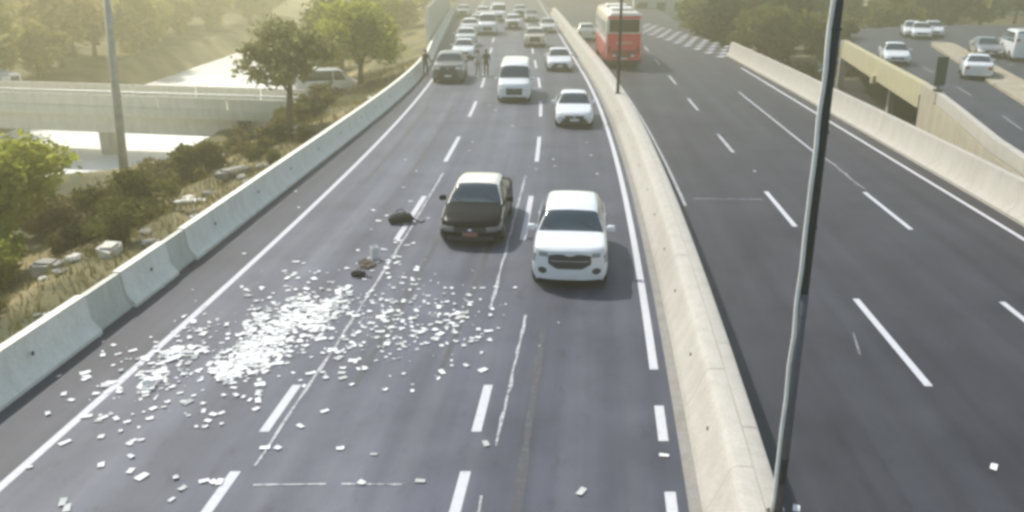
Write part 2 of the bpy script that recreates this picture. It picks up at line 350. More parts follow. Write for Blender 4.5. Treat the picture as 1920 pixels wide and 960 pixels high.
for a, b in [(-6, -1.8), (4.2, 8.5), (14.5, 18.9), (24.7, 28.8), (35.1, 39.1), (45.5, 49.6), (55.5, 59.7), (66, 70), (76, 80), (86, 90)]:
    stripe(road_r, R1x, a, b, 0.16, P_W if a < 30 else P_T)
for a, b in [(-6, -1.8), (4.2, 8.5), (14.2, 18.7), (24.4, 28.7)]: stripe(road_r, lambda y: R1x(y) + 3.4, a, b, 0.15, P_W)
stripe(road_r, lambda y: R1x(y) + 3.4, 35.2, 52, 0.13, P_T, 'lane_line'); stripe(road_r, lambda y: R1x(y) + 3.4 + 0.15, 29.2, 34.6, 0.10, P_F, 'worn_line', 0.004, 0.5, 0.04)
stripe(road_r, lambda y: R1x(y) + 6.3 - 0.012 * max(0, y - 24), -40, 64, 0.15, P_W, 'edge_line')
TY = paint_mat('tyre_black', (0.055, 0.057, 0.066), 0.42)
for (a, b, o, k) in [(14.5, 30, -5.75, .012), (15, 31, -4.2, .012), (30, 47, -9.3, -.004), (31, 47, -7.9, -.004), (10, 17, -2.3, .0), (46, 58, -2.5, .01)]:
    stripe(road_l, lambda y: x4(y) + o + k * (y - a), a, b, .16, TY, 'tyre_mark', 0.004, 0.6, 0.015)
# painted chequer of short bars on the gore beyond the barrier end
for i in range(10):
    for j in range(4):
        p = Vector((17.0, 71.8, 0)).lerp(Vector((13.9, 97, 0)), i / 9) + Vector((0.25 + 0.80 * j, 2.7 * j + 0.25 * i, 0))
        d = Vector((0.62, 0.78, 0)); s = Vector((0.78, -0.62, 0))
        c = [p - d * .62 - s * .27, p - d * .62 + s * .27, p + d * .62 + s * .27, p + d * .62 - s * .27]
        link('gore_bar', mesh('gore_bar', [(q.x, q.y, 0.006) for q in c], [(0, 1, 2, 3)], P_W), road_r)
link('gutter', MB().add([(BLx(y) - 0.30 + k * 0.22, y, 0.006) for y in np.linspace(-40, 70, 56) for k in (0, 1)], [(2 * i, 2 * i + 1, 2 * i + 3, 2 * i + 2) for i in range(55)]).me('gutter', K_G), road_l)

# ------------------------------------------------------------------ concrete barriers, block by block
hole_me = MB().lathe([(0.045, 0.0), (0.045, 0.012)], 10, 'x').me('lifting_hole', HOLE)
def prism(prof, p, q, zoff=0.0, gap=0.005):
    """profile (across, up) swept from p to q"""
    p = Vector((p[0], p[1], 0)); q = Vector((q[0], q[1], 0)); d = (q - p).normalized(); s = Vector((d.y, -d.x, 0)); n = len(prof)
    p = p + d * gap; q = q - d * gap
    v = [tuple(e + s * a + Vector((0, 0, b + zoff))) for e in (p, q) for a, b in prof]
    f = [(i, (i + 1) % n, n + (i + 1) % n, n + i) for i in range(n)] + [tuple(range(n))[::-1], tuple(range(n, 2 * n))]
    return MB().add(v, f)
def barrier(label, fx, segs, prof, hole_side, hole_h, name='concrete_barrier', zoff=0.0, cat='barrier'):
    root = empty(name, (fx(segs[0][0]), segs[0][0], 0), label=label, cat=cat)
    inv = Matrix.Translation(-root.location)
    for (a, b, mat, pf, hole) in segs:
        me = prism(pf or prof, (fx(a), a), (fx(b), b), random.uniform(-0.004, 0.004)).me('block', mat, True); me.set_sharp_from_angle(angle=0.6); me.transform(inv)
        bl = link('block', me, root)
        if hole and a > 0 and b < 90:
            y = a + (b - a) * random.uniform(.4, .6); x = fx(y) + hole_side * 1.0
            sx = (hole_side if hole_side else 0)
            link('lifting_hole', hole_me, bl, Vector((fx(y) + hole[0], y, hole[1])) - root.location)
    return root
JL = [(-0.36, 0.0), (-0.36, 0.08), (-0.16, 0.32), (-0.10, 0.88), (0.10, 0.88), (0.14, 0.32), (0.30, 0.08), (0.30, -0.5), (-0.36, -0.5)]
JL = [(-a, b) for a, b in JL][::-1]           # sloped foot to the road (right of the line)
JLs = [(a * 0.72, b * 0.965) for a, b in JL]
segs = []; y = -12.0; k = 0
Y0 = 13.35
cuts = [(Y0 - 26 + 3.75 * i) for i in range(7)]
for c in cuts: segs += [(c, c + 2.65, K_L, None, (0.21, 0.52)), (c + 2.65, c + 3.75, K_D, JLs, None)]
segs += [(13.35 - 3.5 + 3.5, 16.95, K_L, None, (0.21, 0.52)), (16.95, 18.4, K_D, JLs, None), (18.4, 20.6, K_L, None, (0.21, 0.52)), (20.6, 21.7, K_D, JLs, None)]
segs = [s for s in segs if s[1] <= 13.3] + [s for s in segs if s[0] >= 13.3]
if segs: segs.insert(7 * 2 - 0, (segs[13][1] if False else 13.25, 13.35, K_D, JLs, None)) if False else None
y = 21.7
while y < 128:
    ln = 3.4 if y < 60 else 5.0; segs.append((y, y + ln, K_L, None, (0.21, 0.52) if y < 60 else None)); y += ln
barrier('pale concrete barrier with grey infill panels beside the river bank', lambda y: LBx(y) - 0.05, segs, JL, 1, .5)
# median: two rows of blocks back to back, the one on the right a little lower
M1 = [(-0.30, -0.3), (-0.30, 0.05), (-0.22, 0.20), (-0.12, 0.42), (-0.04, 0.66), (0.01, 0.78), (0.05, 0.835), (0.11, 0.86), (0.335, 0.86), (0.345, 0.85), (0.345, -0.3)]
M2 = [(0.350, -0.3), (0.350, 0.847), (0.36, 0.857), (0.54, 0.857), (0.59, 0.83), (0.63, 0.72), (0.70, 0.33), (0.84, 0.09), (0.84, -0.3)]
segs = []; y = -20.0
while y < 125:
    ln = 3.05 if y < 50 else 4.5; segs.append((y, y + ln, K_C, None, (-0.105, 0.50))); y += ln
barrier('cream median barrier row with sunlit sloped face toward the cars', lambda y: BLx(y) + 0.20, segs, M1, -1, .5)
segs = [(a + 1.1, b + 1.1, m, None, None) for a, b, m, _, _ in segs]
barrier('lower cream median barrier row backing the sunlit one, facing the bus lanes', lambda y: BLx(y) + 0.20, segs, M2, 1, .5)
JR = [(-0.28, -0.5), (-0.28, 0.10), (-0.08, 0.34), (0.02, 1.12), (0.26, 1.12), (0.34, -0.5)]
segs = []; y = -20.0
while y < 71.5:
    ln = 3.05; segs.append((y, min(y + ln, 72.2), K_C, None, (-0.04, 0.62))); y += ln
barrier('tall cream barrier along the right edge ending at the painted gore', lambda y: RBx(y) + 0.0, segs, JR, -1, .6)

# ------------------------------------------------------------------ side road on the right: wall, underpass, slab
Pw = interp_fn([(10, 15.6 + 0.4), (20, 16.0 + 0.3), (28.0, 17.1), (34.1, 18.7), (44.6, 21.6), (55.2, 23.7), (70.4, 26.7), (74, 27.4)])
SZ = 0.40
def wall_prof(z0, z1, t): return [(0, z0), (0, z1), (t, z1), (t, z0)]
wall = empty('retaining_wall', (Pw(28), 28, 0), label='cream retaining wall with dark underpass opening below the side road', cat='wall')
inv = Matrix.Translation(-wall.location)
def wpart(name, a, b, z0, z1, t, mat, off=0.0, n=1, parent=None, gap=0.006):
    for i in range(n):
        ya, yb = a + (b - a) * i / n, a + (b - a) * (i + 1) / n
        prof = [(q + off, z) for q, z in wall_prof(z0, z1, t)]
        me = prism(prof, (Pw(ya), ya), (Pw(yb), yb), gap=gap).me(name, mat); me.transform(inv); o = link(name, me, parent or wall)
    return o
wpart('wall_panel', 12, 46.2, -1.0, 0.72, 0.35, K_W, 0.02, 11, gap=0.014)
wpart('ledge', 12, 43.0, 0.72, 0.78, 0.30, K_D, 0.10, 8, gap=0.0)
wpart('parapet', 12, 43.0, 0.78, 1.30, 0.30, K_C, 0.04, 8)
wpart('abutment', 43.0, 46.4, 0.722, 1.30, 0.40, K_W, 0.0, 1)
wpart('beam', 46.4, 71.0, -0.02, 1.30, 0.45, K_Y, 0.0, 4, gap=0.0)
wpart('bracket', 57.2, 57.9, -0.22, 0.30, 0.30, K_Y, -0.22)
wpart('end_pier', 71.0, 71.5, -2.9, 1.34, 0.5, K_C, -0.05)
pm = MB().bbox(-.18, .18, -.18, .18, -2.9, 0.05).me('pillar', K_C); link('pillar', pm, wall, Vector((Pw(58) + 1.8, 59, 0)) - wall.location)
wpart('inner_abutment', 45.6, 46.3, -3.0, 0.0, 9.0, K_D, 0.4)
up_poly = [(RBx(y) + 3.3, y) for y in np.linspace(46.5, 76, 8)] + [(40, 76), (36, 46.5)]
def flat(name, poly, z, mat, **k):
    me = mesh(name, [(x, y, z) for x, y in poly], [tuple(range(len(poly)))], mat); ul = me.uv_layers.new(name='lane')
    for lp in me.loops: c = me.vertices[lp.vertex_index].co; ul.data[lp.index].uv = (c.x, c.y)
    return link(name, me, **k)
flat('underpass_shade_floor', up_poly, -2.47, asphalt('asphalt_painted_shade', 0.018, 0.1), kind='structure')  # near-black trench floor: the shade under the deck painted into its colour
# slab of the side road
pl = [(Pw(y) + 0.46, y) for y in np.linspace(12, 71.5, 30)] + [(31, 84), (36.5, 94), (44, 99), (70, 104), (95, 96), (95, 12)]
def slab(name, poly, z0, z1, mat, **k):
    n = len(poly); v = [(x, y, z1) for x, y in poly] + [(x, y, z0) for x, y in poly]
    f = [tuple(range(n)), tuple(range(n, 2 * n))[::-1]] + [(i, n + i, n + (i + 1) % n, (i + 1) % n) for i in range(n)]
    me = MB().add(v, f).me(name, mat); ul = me.uv_layers.new(name='lane')
    for lp in me.loops: c = me.vertices[lp.vertex_index].co; ul.data[lp.index].uv = (c.x - 0.25 * c.y, c.y)
    return link(name, me, **k)
side = slab('side_road', pl, 0.0, SZ, A_S, kind='structure')
SD = lambda y: 27.4 + (y - 44) * 0.31
stripe(side, lambda y: Pw(y) + 0.9, 14, 71, 0.12, P_T, 'edge_line', SZ + .004)
for a in (18, 28, 38, 48, 58, 68): stripe(side, lambda y: (Pw(y) + SD(y)) / 2 + 0.2, a, a + 3.5, 0.12, P_F, 'lane_dash', SZ + .004)
isl = [(SD(y) - 0.9, y) for y in np.linspace(20, 76, 15)] + [(37.6, 78.5), (39.0, 78.0)] + [(SD(y) + 1.3, y) for y in np.linspace(76, 20, 15)]
island = slab('median_island', isl, SZ - .1, SZ + 0.16, simple('pale_dirt', (0.32, 0.28, 0.20), 0.95, var=0.3, scale=1.0, bump=.4), kind='structure')

# sign on the parapet
sg = empty('sign_board', (Pw(43.4) + 0.2, 43.4, 1.30), label='tall dark green board on a post at the wall parapet', cat='sign')
bmb = MB().bbox(-.30, .30, -.03, .03, 0.30, 1.72, 0.028); link('panel', bmb.me('panel', simple('dark_green', (0.03, 0.06, 0.045), 0.5)), sg)
link('post', MB().tube([(0, .06, -0.05), (0, .06, 1.5)], 0.05, 8).me('post', METAL_D), sg)
for z in (0.5, 1.4): link('bracket', MB().box(-.25, .25, .03, .055, z, z + .05).me('bracket', METAL_P), sg)
link('base_plate', MB().bbox(-.16, .16, -.10, .22, 0.0, 0.12, .01).me('base_plate', METAL_D), sg)
sg.rotation_euler.z = 0.15

# ------------------------------------------------------------------ bridge over the river
br = empty('bridge', (-36, 61, 0), label='pale concrete road bridge crossing the white river', cat='bridge')
A0, A1 = Vector((-75, 68.6, 0)), Vector((-14.2, 56.9, 0)); inv = Matrix.Translation(-br.location)
def bpart(name, prof, mat, a=0.0, b=1.0, parent=None):
    p, q = A0.lerp(A1, a), A0.lerp(A1, b); me = prism(prof, p, q, gap=0).me(name, mat); me.transform(inv); return link(name, me, parent or br)
bpart('deck', [(-5, -2.75), (-5, -2.3), (0.1, -2.3), (0.1, -2.75)], K_B)
bpart('kerb', [(-0.28, -2.296), (-0.28, -2.1), (0.16, -2.1), (0.16, -2.55), (0.104, -2.55), (0.104, -2.296)], K_D)
for i in range(12): bpart('parapet_panel', [(-0.06, -2.096), (-0.06, -1.30 - 0.012 * (i % 2)), (0.10, -1.30 - 0.012 * (i % 2)), (0.10, -2.096)], K_B, i / 12 + .001, (i + 1) / 12 - .001)
rail = MB().tube([A0 + Vector((.02, 0, -1.08)) + br.location * -1, A1 + Vector((.02, 0, -1.08)) + br.location * -1], 0.05, 8); link('handrail', rail.me('handrail', METAL_P), br)
for i in range(30):
    p = A0.lerp(A1, (i + .5) / 30) - br.location; link('rail_post', MB().tube([p + Vector((0.02, 0, -1.31)), p + Vector((0.02, 0, -1.08))], 0.03, 6).me('rail_post', METAL_P), br)
for o in (-4.2, -2.4, -0.75): bpart('girder', [(o - .3, -4.05), (o - .3, -2.752), (o + .3, -2.752), (o + .3, -4.05)], K_B)
for i in range(12): bpart('parapet_panel', [(-4.98, -2.296), (-4.98, -1.3), (-4.84, -1.3), (-4.84, -2.296)], K_B, i / 12 + .001, (i + 1) / 12 - .001)
for t in (0.28, 0.735):
    p = A0.lerp(A1, t) - br.location
    for o in (-2.5,):
        c = p + Vector((0.19, 0.98, 0)) * -o * (1 if True else 1)
        link('pier', MB().lathe([(0.62, -8), (0.62, -4.3), (0.8, -4.06)], 16, 'z', (c.x, c.y, 0)).me('pier', K_B, True), br)
bpart('abutment', [(-5.2, -7), (-5.2, -2.76), (0.0, -2.76), (0.0, -7)], K_D, 0.955, 1.0)
bpart('abutment', [(-5.2, -7), (-5.2, -2.76), (0.0, -2.76), (0.0, -7)], K_D, 0.0, 0.2)

# ------------------------------------------------------------------ cars
def P(L, W, st, ws, rw, doors, wheels, r=0.32): return dict(L=L, W=W, st=st, ws=ws, rw=rw, doors=doors, wheels=wheels, r=r)
CAR = {
 'sedan': P(4.5, 1.80, [(0, .25, .54, .66, .86, .76), (.1, .20, .60, .73, .95, .82), (.5, .18, .70, .84, 1, .85), (1.25, .18, .87, .97, 1, .85), (1.95, .18, .90, 1.40, 1, .66), (2.5, .18, .91, 1.46, 1, .66),
      (3.2, .18, .93, 1.40, 1, .64), (3.9, .18, .96, 1.06, .99, .78), (4.3, .2, .92, 1.02, .96, .80), (4.5, .28, .78, .90, .88, .74)], (1.25, 1.95), (3.2, 3.9), (1.45, 2.45, 3.5), (.85, 3.55)),
 'suv': P(4.4, 1.86, [(0, .28, .84, .99, .92, .86), (.08, .22, .87, 1.04, .98, .88), (.5, .22, .92, 1.09, 1, .89), (1.2, .22, 1.01, 1.14, 1, .88), (1.85, .22, 1.02, 1.54, 1, .70), (2.6, .22, 1.03, 1.63, 1, .70),
      (3.6, .22, 1.06, 1.58, 1, .68), (4.15, .24, 1.08, 1.25, .98, .74), (4.33, .26, .95, 1.1, .95, .76), (4.4, .32, .8, .95, .89, .72)], (1.2, 1.85), (3.6, 4.15), (1.4, 2.45, 3.75), (.85, 3.5), 0.35),
 'van': P(5.2, 1.92, [(0, .30, .74, .95, .88, .80), (.1, .25, .84, 1.10, .97, .86), (.55, .24, 1.04, 1.27, 1, .88), (.75, .24, 1.14, 1.38, 1, .88), (1.45, .24, 1.2, 2.05, 1, .82), (1.9, .24, 1.2, 2.2, 1, .84),
      (4.8, .24, 1.2, 2.2, 1, .84), (5.1, .26, 1.2, 2.08, .98, .82), (5.2, .3, 1.0, 1.7, .94, .80)], (.75, 1.45), (4.85, 5.15), (1.15, 2.2, 4.7), (.9, 4.2), 0.34)}
KV = [0, .1, .3, .5, .56, .68, .82, .91, 1.0]
def car_surf(k):
    S = CAR[k]; st = np.array(S['st']); L, W = S['L'], S['W']; hw = W / 2
    memo = {}
    def sect(t, v):
        if t not in memo: memo[t] = tuple(float(pchip(st[:, 0], st[:, i], [t])[0]) for i in range(1, 6))
        zl, be, tp, ww, rw = memo[t]
        ww *= hw; rw *= hw; dz = tp - be
        yy = [.88 * ww, .965 * ww, ww, .97 * ww, .94 * ww, (.94 * ww + rw) / 2 + .015, rw, rw * .80, 0]
        zz = [zl, zl + .12, zl + .52 * (be - zl), be, be + .04 * min(1, dz / .2) + .05 * dz, be + .52 * dz, be + .88 * dz, be + .965 * dz, tp]
        return float(pchip(KV, yy, [v])[0]), float(pchip(KV, zz, [v])[0])
    def warp(t, y, z):
        f = max(0, 1 - t / .75) ** 2; b = max(0, 1 - (L - t) / .6) ** 2; q = abs(y) / hw
        return L / 2 - t - f * (.24 * q ** 3 + .13 * max(0, z - .5)) + b * (.14 * q ** 3 + .10 * max(0, z - .7))
    def S3(t, v):
        s = 1 if v >= 0 else -1; y, z = sect(t, 1 - abs(v)); y *= s; return Vector((warp(t, y, z), y, z))   # v: 0 roof middle, +-1 sills
    return S, sect, warp, S3
def patch(S3, t0, t1, v0, v1, off, nt=8, nv=8, t0b=None, t1b=None):
    """piece of the body surface, lifted off it; may be a different t-range at the second v edge"""
    t0b = t0 if t0b is None else t0b; t1b = t1 if t1b is None else t1b; v = []; f = []
    for j in range(nv + 1):
        q = j / nv; vv = v0 + (v1 - v0) * q; a, b = t0 + (t0b - t0) * q, t1 + (t1b - t1) * q
        for i in range(nt + 1):
            t = a + (b - a) * i / nt; e = .01
            p = S3(t, vv); n = (S3(t + e, vv) - S3(t - e, vv)).cross(S3(t, vv + e) - S3(t, vv - e))
            n = n.normalized() if n.length > 0 else Vector((0, 0, 1))
            if n.dot(p - Vector((p.x * .9, 0, .6))) < 0: n = -n
            v.append(p + n * off)
    for j in range(nv):
        for i in range(nt): f.append((j * (nt + 1) + i, j * (nt + 1) + i + 1, (j + 1) * (nt + 1) + i + 1, (j + 1) * (nt + 1) + i))
    return v, f
CACHE = {}
def car_meshes(k, paint, hood=None, front='std', rear=True):
    key = (k, paint.name, hood.name if hood else '', front)
    if key in CACHE: return CACHE[key]
    S, sect, warp, S3 = car_surf(k); L, W = S['L'], S['W']; hw = W / 2; r = S['r']; out = []
    ts = sorted(set(list(np.linspace(0, L, 40)) + [.03, .06, .1, .15, L - .03, L - .08])); vs = list(np.linspace(-1, 1, 41))
    v = [S3(t, q) for t in ts for q in vs]; nv = len(vs); f = []
    wx = [L / 2 - q for q in S['wheels']]
    for i in range(len(ts) - 1):
        for j in range(nv - 1):
            q = (i * nv + j, i * nv + j + 1, (i + 1) * nv + j + 1, (i + 1) * nv + j)
            c = sum((v[a] for a in q), Vector()) / 4
            if abs(c.y) > .6 * hw and any((c.x - a) ** 2 + (c.z - r) ** 2 < (r + .06) ** 2 for a in wx): continue
            f.append(q)
    body = MB(); body.add(v, f)
    def cap(t):                                    # nose and tail faces
        rows = [sect(t, q) for q in np.linspace(0, 1, 12)]; vv = []; ff = []; nc = 13
        for (y, z) in rows:
            for c in range(nc):
                yy = y * (2 * c / (nc - 1) - 1); vv.append((warp(t, yy, z), yy, z))
        for a in range(len(rows) - 1):
            for c in range(nc - 1): ff.append((a * nc + c, a * nc + c + 1, (a + 1) * nc + c + 1, (a + 1) * nc + c))
        return vv, ff
    body.add(*cap(0)); body.add(*cap(L))
    bme = body.me('body', paint, True); bm = bmesh.new(); bm.from_mesh(bme); bmesh.ops.remove_doubles(bm, verts=bm.verts[:], dist=.002); bmesh.ops.recalc_face_normals(bm, faces=bm.faces[:]); bm.to_mesh(bme); bm.free()
    out.append(('body', bme, (0, 0, 0), []))
    out.append(('underbody', MB().box(-L / 2 + .25, L / 2 - .35, -hw * .80, hw * .80, .17, min(.62, r * 1.75)).me('underbody', TRIM), (0, 0, 0), []))
    a, b = S['ws']
    out.append(('windshield', MB().add(*patch(S3, a + .03, b - .02, -.19, .19, .006, 10, 14)).me('windshield', GLASS, True), (0, 0, 0), []))
    a, b = S['rw']
    out.append(('rear_window', MB().add(*patch(S3, a + .04, b - .05, -.17, .17, .006, 8, 12)).me('rear_window', GLASS, True), (0, 0, 0), []))
    d = S['doors']
    for s in (-1, 1):
        out.append(('side_window', MB().add(*patch(S3, d[0] + .38, d[1] - .05, .21 * s, .42 * s, .006, 8, 5, d[0], d[1] - .05)).me('side_window', GLASS, True), (0, 0, 0), []))
        out.append(('side_window', MB().add(*patch(S3, d[1] + .05, d[2] - .25, .21 * s, .42 * s, .006, 8, 5, d[1] + .05, d[2])).me('side_window', GLASS, True), (0, 0, 0), []))
        for q in (d[1] - .18, d[2] - .3):
            c = S3(q, .55 * s); out.append(('door_handle', MB().bbox(-.09, .09, -.02, .02, -.018, .018, .008).me('door_handle', paint, True), (c.x, c.y, c.z), []))
        c = S3(S['ws'][0] + .38, .47 * s)
        mv = MB().bbox(-.06, .10, -.10 if s < 0 else -.10, .10, -.075, .075, .045).me('mirror', paint, True)
        out.append(('mirror', mv, (c.x, c.y + .13 * s, c.z + .09), []))
    def fp(y0, y1, zb, zt, off=.014, n=8, t=0):         # piece on the nose/tail between two outlines
        vv = []; ff = []; sg_ = 1 if t == 0 else -1
        for i in range(n + 1):
            y = y0 + (y1 - y0) * i / n; u = 2 * i / n - 1
            z0 = zb(u) if callable(zb) else zb; z1 = zt(u) if callable(zt) else zt
            for o in (off * sg_, -.05 * sg_):
                vv += [(warp(t, y, z0) + o, y, z0), (warp(t, y, (z0 + z1) / 2) + o, y, (z0 + z1) / 2), (warp(t, y, z1) + o, y, z1)]
        for i in range(n):
            p, q = 6 * i, 6 * i + 6
            for k2 in (0, 1, 3, 4): ff.append((p + k2, p + k2 + 1, q + k2 + 1, q + k2))
            ff += [(p, q, q + 3, p + 3), (p + 2, p + 5, q + 5, q + 2)]
        ff += [(0, 3, 4, 1), (1, 4, 5, 2), (6 * n, 6 * n + 1, 6 * n + 4, 6 * n + 3), (6 * n + 1, 6 * n + 2, 6 * n + 5, 6 * n + 4)]
        return vv, ff
    zf = sect(0, 1)[1]; zb0 = S['st'][0][1]
    if hood: 
        out.append(('hood', MB().add(*patch(S3, .0, S['ws'][0] - .05, -.40, .40, .007, 14, 14)).me('hood', hood, True), (0, 0, 0), []))
        out.append(('front_bumper', MB().add(*fp(-.86 * hw, .86 * hw, zb0 - .03, zf + .0, .008, 14)).me('front_bumper', hood, True), (0, 0, 0), []))
        for s in (-1, 1):
            out.append(('front_wing', MB().add(*patch(S3, .0, .62, .70 * s, .95 * s, .006, 6, 5)).me('front_wing', hood, True), (0, 0, 0), []))
    if not hood: out.append(('hood', MB().add(*patch(S3, .10, S['ws'][0] - .06, -.34, .34, .005, 12, 12)).me('hood', paint, True), (0, 0, 0), []))
    for s in (-1, 1):
        p0, p1 = S3(S['ws'][0] + .03, .10 * s + .05), S3(S['ws'][0] + .30, .10 * s - .07)
        out.append(('wiper', MB().tube([p0 + Vector((.01, 0, .015)), p1 + Vector((.012, 0, .018))], .008, 5).me('wiper', TRIM), (0, 0, 0), []))
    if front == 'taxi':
        a, b = S['ws']; c, d2 = S['rw']
        out.append(('roof', MB().add(*patch(S3, b - .03, c + .04, -.20, .20, .007, 12, 14)).me('roof', ROOFC, True), (0, 0, 0), []))
        for s in (-1, 1):
            out.append(('pillar', MB().add(*patch(S3, a - .05, b + .02, .185 * s, .235 * s, .008, 8, 3)).add(*patch(S3, b, c, .195 * s, .225 * s, .008, 10, 3)).me('pillar', ROOFC, True), (0, 0, 0), []))
            out.append(('wing_glint', MB().add(*patch(S3, .45, a - .02, .42 * s, .47 * s, .007, 8, 3)).me('wing_glint', ROOFC, True), (0, 0, 0), []))  # sun glare along the black wings, painted on as cream strips
    if front == 'hex':      # wide waisted grille, round fog lamps, slim lamps
        g = lambda u: zf - .07 - .05 * (1 - abs(u)) * (1 if abs(u) < .25 else .2) - (.12 * max(0, abs(u) - .62) if abs(u) > .62 else 0)
        gb = lambda u: zf - .43 + (.30 * max(0, abs(u) - .6))
        out.append(('grille', MB().add(*fp(-.56 * hw, .56 * hw, gb, g, .016, 14)).me('grille', TRIM), (0, 0, 0), [('grille_bar', MB().add(*fp(-.50 * hw, .50 * hw, zf - .245, zf - .23, .026, 12)).me('grille_bar', METAL_P))]))
        for s in (-1, 1):
            out.append(('fog_lamp', MB().add(*fp(.60 * hw * s, .82 * hw * s, lambda u: zf - .58 + .05 * abs(u), lambda u: zf - .41 - .04 * abs(u), .014)).me('fog_lamp', TRIM), (0, 0, 0), []))
            out.append(('headlight', MB().add(*fp(.58 * hw * s, .80 * hw * s, lambda u: zf - .15, lambda u: zf - .05, .012)).add(*patch(S3, .0, .34, .47 * s, .62 * s, .006, 6, 4)).me('headlight', simple('lamp_grey', (0.24, 0.26, 0.27), 0.12)), (0, 0, 0), []))
        out.append(('licence_plate', MB().add(*fp(-.20, .20, zb0 + .02, zb0 + .12, .02, 2)).me('licence_plate', PLATE), (0, 0, 0), []))
    else:
        big = front == 'dark'
        out.append(('grille', MB().add(*fp((-.62 if big else -.48) * hw, (.62 if big else .48) * hw, zb0 + (.02 if big else .20), zf - .07, .016, 8)).me('grille', TRIM), (0, 0, 0), []))
        out.append(('bumper_intake', MB().add(*fp(-.72 * hw, .72 * hw, zb0 - .02, zb0 + (.10 if big else .08), .018, 8)).me('bumper_intake', TRIM), (0, 0, 0), []))
        for s in (-1, 1):
            out.append(('headlight', MB().add(*fp(.50 * hw * s, .83 * hw * s, lambda u: zf - .20, lambda u: zf - .055, .020)).add(*patch(S3, .0, .42, .44 * s, .60 * s, .010, 6, 4)).me('headlight', simple('lamp_mid', (.20, .20, .20), .15) if front == 'taxi' else LAMP, True), (0, 0, 0), []))
        out.append(('licence_plate', MB().add(*fp(-.21, .21, zb0 + .10, zb0 + .21, .026, 2)).me('licence_plate', simple('plate_reddish', (.30, .12, .11), .5) if front == 'taxi' else PLATE), (0, 0, 0), []))
        out.append(('emblem', MB().lathe([(.06, warp(0, 0, zf - .15) + .01), (.06, warp(0, 0, zf - .15) + .03)], 14, 'x', (0, 0, zf - .15)).me('emblem', CHROME, True), (0, 0, 0), []))
    zr = sect(L, 1)[1]
    for s in (-1, 1): out.append(('tail_light', MB().add(*fp(.58 * hw * s, .84 * hw * s, zr - .24, zr - .08, .014, t=L)).me('tail_light', RED), (0, 0, 0), []))
    out.append(('licence_plate', MB().add(*fp(-.24, .24, zr - .36, zr - .24, .016, 2, t=L)).me('licence_plate', PLATE), (0, 0, 0), []))
    tyre = MB().lathe([(r * .66, -.10), (r * .93, -.105), (r, -.075), (r, .075), (r * .93, .105), (r * .66, .10)], 24, 'y').me('tyre', RUB, True)
    rm = MB().lathe([(r * .655, -.06), (r * .655, .085), (r * .57, .085), (r * .55, .045), (.05, .06), (.04, .08)], 20, 'y')
    for i in range(5):
        a_ = 2 * math.pi * i / 5; c_, s_ = math.cos(a_), math.sin(a_)
        rm.tube([(c_ * .04, .075, s_ * .04), (c_ * r * .58, .075, s_ * r * .58)], [.035, .025], 6)
    rme = rm.me('rim', RIM)
    hubm = MB().lathe([(.06, -.2), (.06, .05)], 8, 'y').me('wheel', TRIM)
    for q in wx:
        for s in (-1, 1): out.append(('wheel', hubm, (q, s * (hw - .10), r), [('tyre', tyre), ('rim', rme)], s))
    lip = []
    for q in wx:
        for s in (-1, 1):
            m_ = MB(); pts = [(q + (r + .055) * math.cos(a_), s * (hw - .025), r + (r + .055) * math.sin(a_)) for a_ in np.linspace(-.25, math.pi + .25, 16)]
            out.append(('wheel_arch', m_.tube(pts, .035, 6).me('wheel_arch', TRIM, True), (0, 0, 0), []))
    CACHE[key] = out; return out
def car(kind, paint, loc, heading, label, cat='car', group=None, hood=None, front='std', name='car'):
    root = empty(name, loc, heading, label=label, cat=cat, group=group)
    for it in car_meshes(kind, paint, hood, front):
        o = link(it[0], it[1], root, it[2], (0, 0, math.pi if len(it) > 4 and it[4] < 0 else 0))
        for nm, me in it[3]: link(nm, me, o)
    return root
def slope(y): return 0.1 - 0.002 * (min(y, 62) - 12)
def car_at(px, py, kind, paint, label, away=False, z=0.0, dirn=None, **k):
    """foot of the near bumper seen at px, py"""
    p = G(px, py, z + 0.26); p.z = z; d = Vector((slope(p.y), 1, 0)).normalized() if dirn is None else Vector((*dirn, 0)).normalized()
    h = d if away else -d; c = p + d * (CAR[kind]['L'] / 2)
    return car(kind, paint, (c.x, c.y, z + 0.005), math.atan2(h.y, h.x), label, **k)
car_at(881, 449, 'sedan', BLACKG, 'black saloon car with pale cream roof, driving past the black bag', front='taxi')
car_at(1067, 527, 'suv', WHITE, 'plain white crossover with wide dark grille beside the median barrier', front='hex', cat='car')
car_at(1077, 231, 'sedan', WHITE, 'white car with black grille and bumper by the bend of the median', front='dark')
mid_van = car_at(964, 184, 'van', WHITE, 'long white van with grey windscreen driving in the middle lane', name='van', cat='van')
mid_van.scale = (1.1, .97, .93)
car_at(1050, 128, 'sedan', WHITE, 'white saloon following the median barrier opposite the coach', front='dark')
car_at(1003, 84, 'suv', GOLD, 'cream coloured car behind the long white van')
lead = car_at(840, 149, 'suv', TAUPE, 'dark brown off-road car stopped with bright headlights by two people', front='dark')
lead.scale = (1.05, 1.1, 1.12)
car_at(868, 106, 'sedan', WHITE, 'white car queued directly behind the dark brown off-road car')
car_at(872, 84, 'suv', WHITE, 'white car in the stopped queue, beside the start of the noise wall')
car_at(880, 62, 'suv', WHITE, 'white car in the stopped queue, alongside the middle of the noise wall')
car_at(914, 62, 'van', WHITE, 'tall white van at the far end of the stopped queue', name='van', cat='van')
car_at(962, 52, 'suv', WHITE, 'white car with dark grille next to the tall white van', front='dark')
car_at(893, 50, 'sedan', WHITE, 'white car in the stopped queue just ahead of the tall white van')
car_at(935, 38, 'van', WHITE, 'white van far back in the middle lane', name='van', cat='van')
car_at(905, 34, 'suv', WHITE, 'white car at the very back of the stopped queue')
car_at(975, 30, 'suv', SILVER, 'silver car far back beside the far dark grey car')
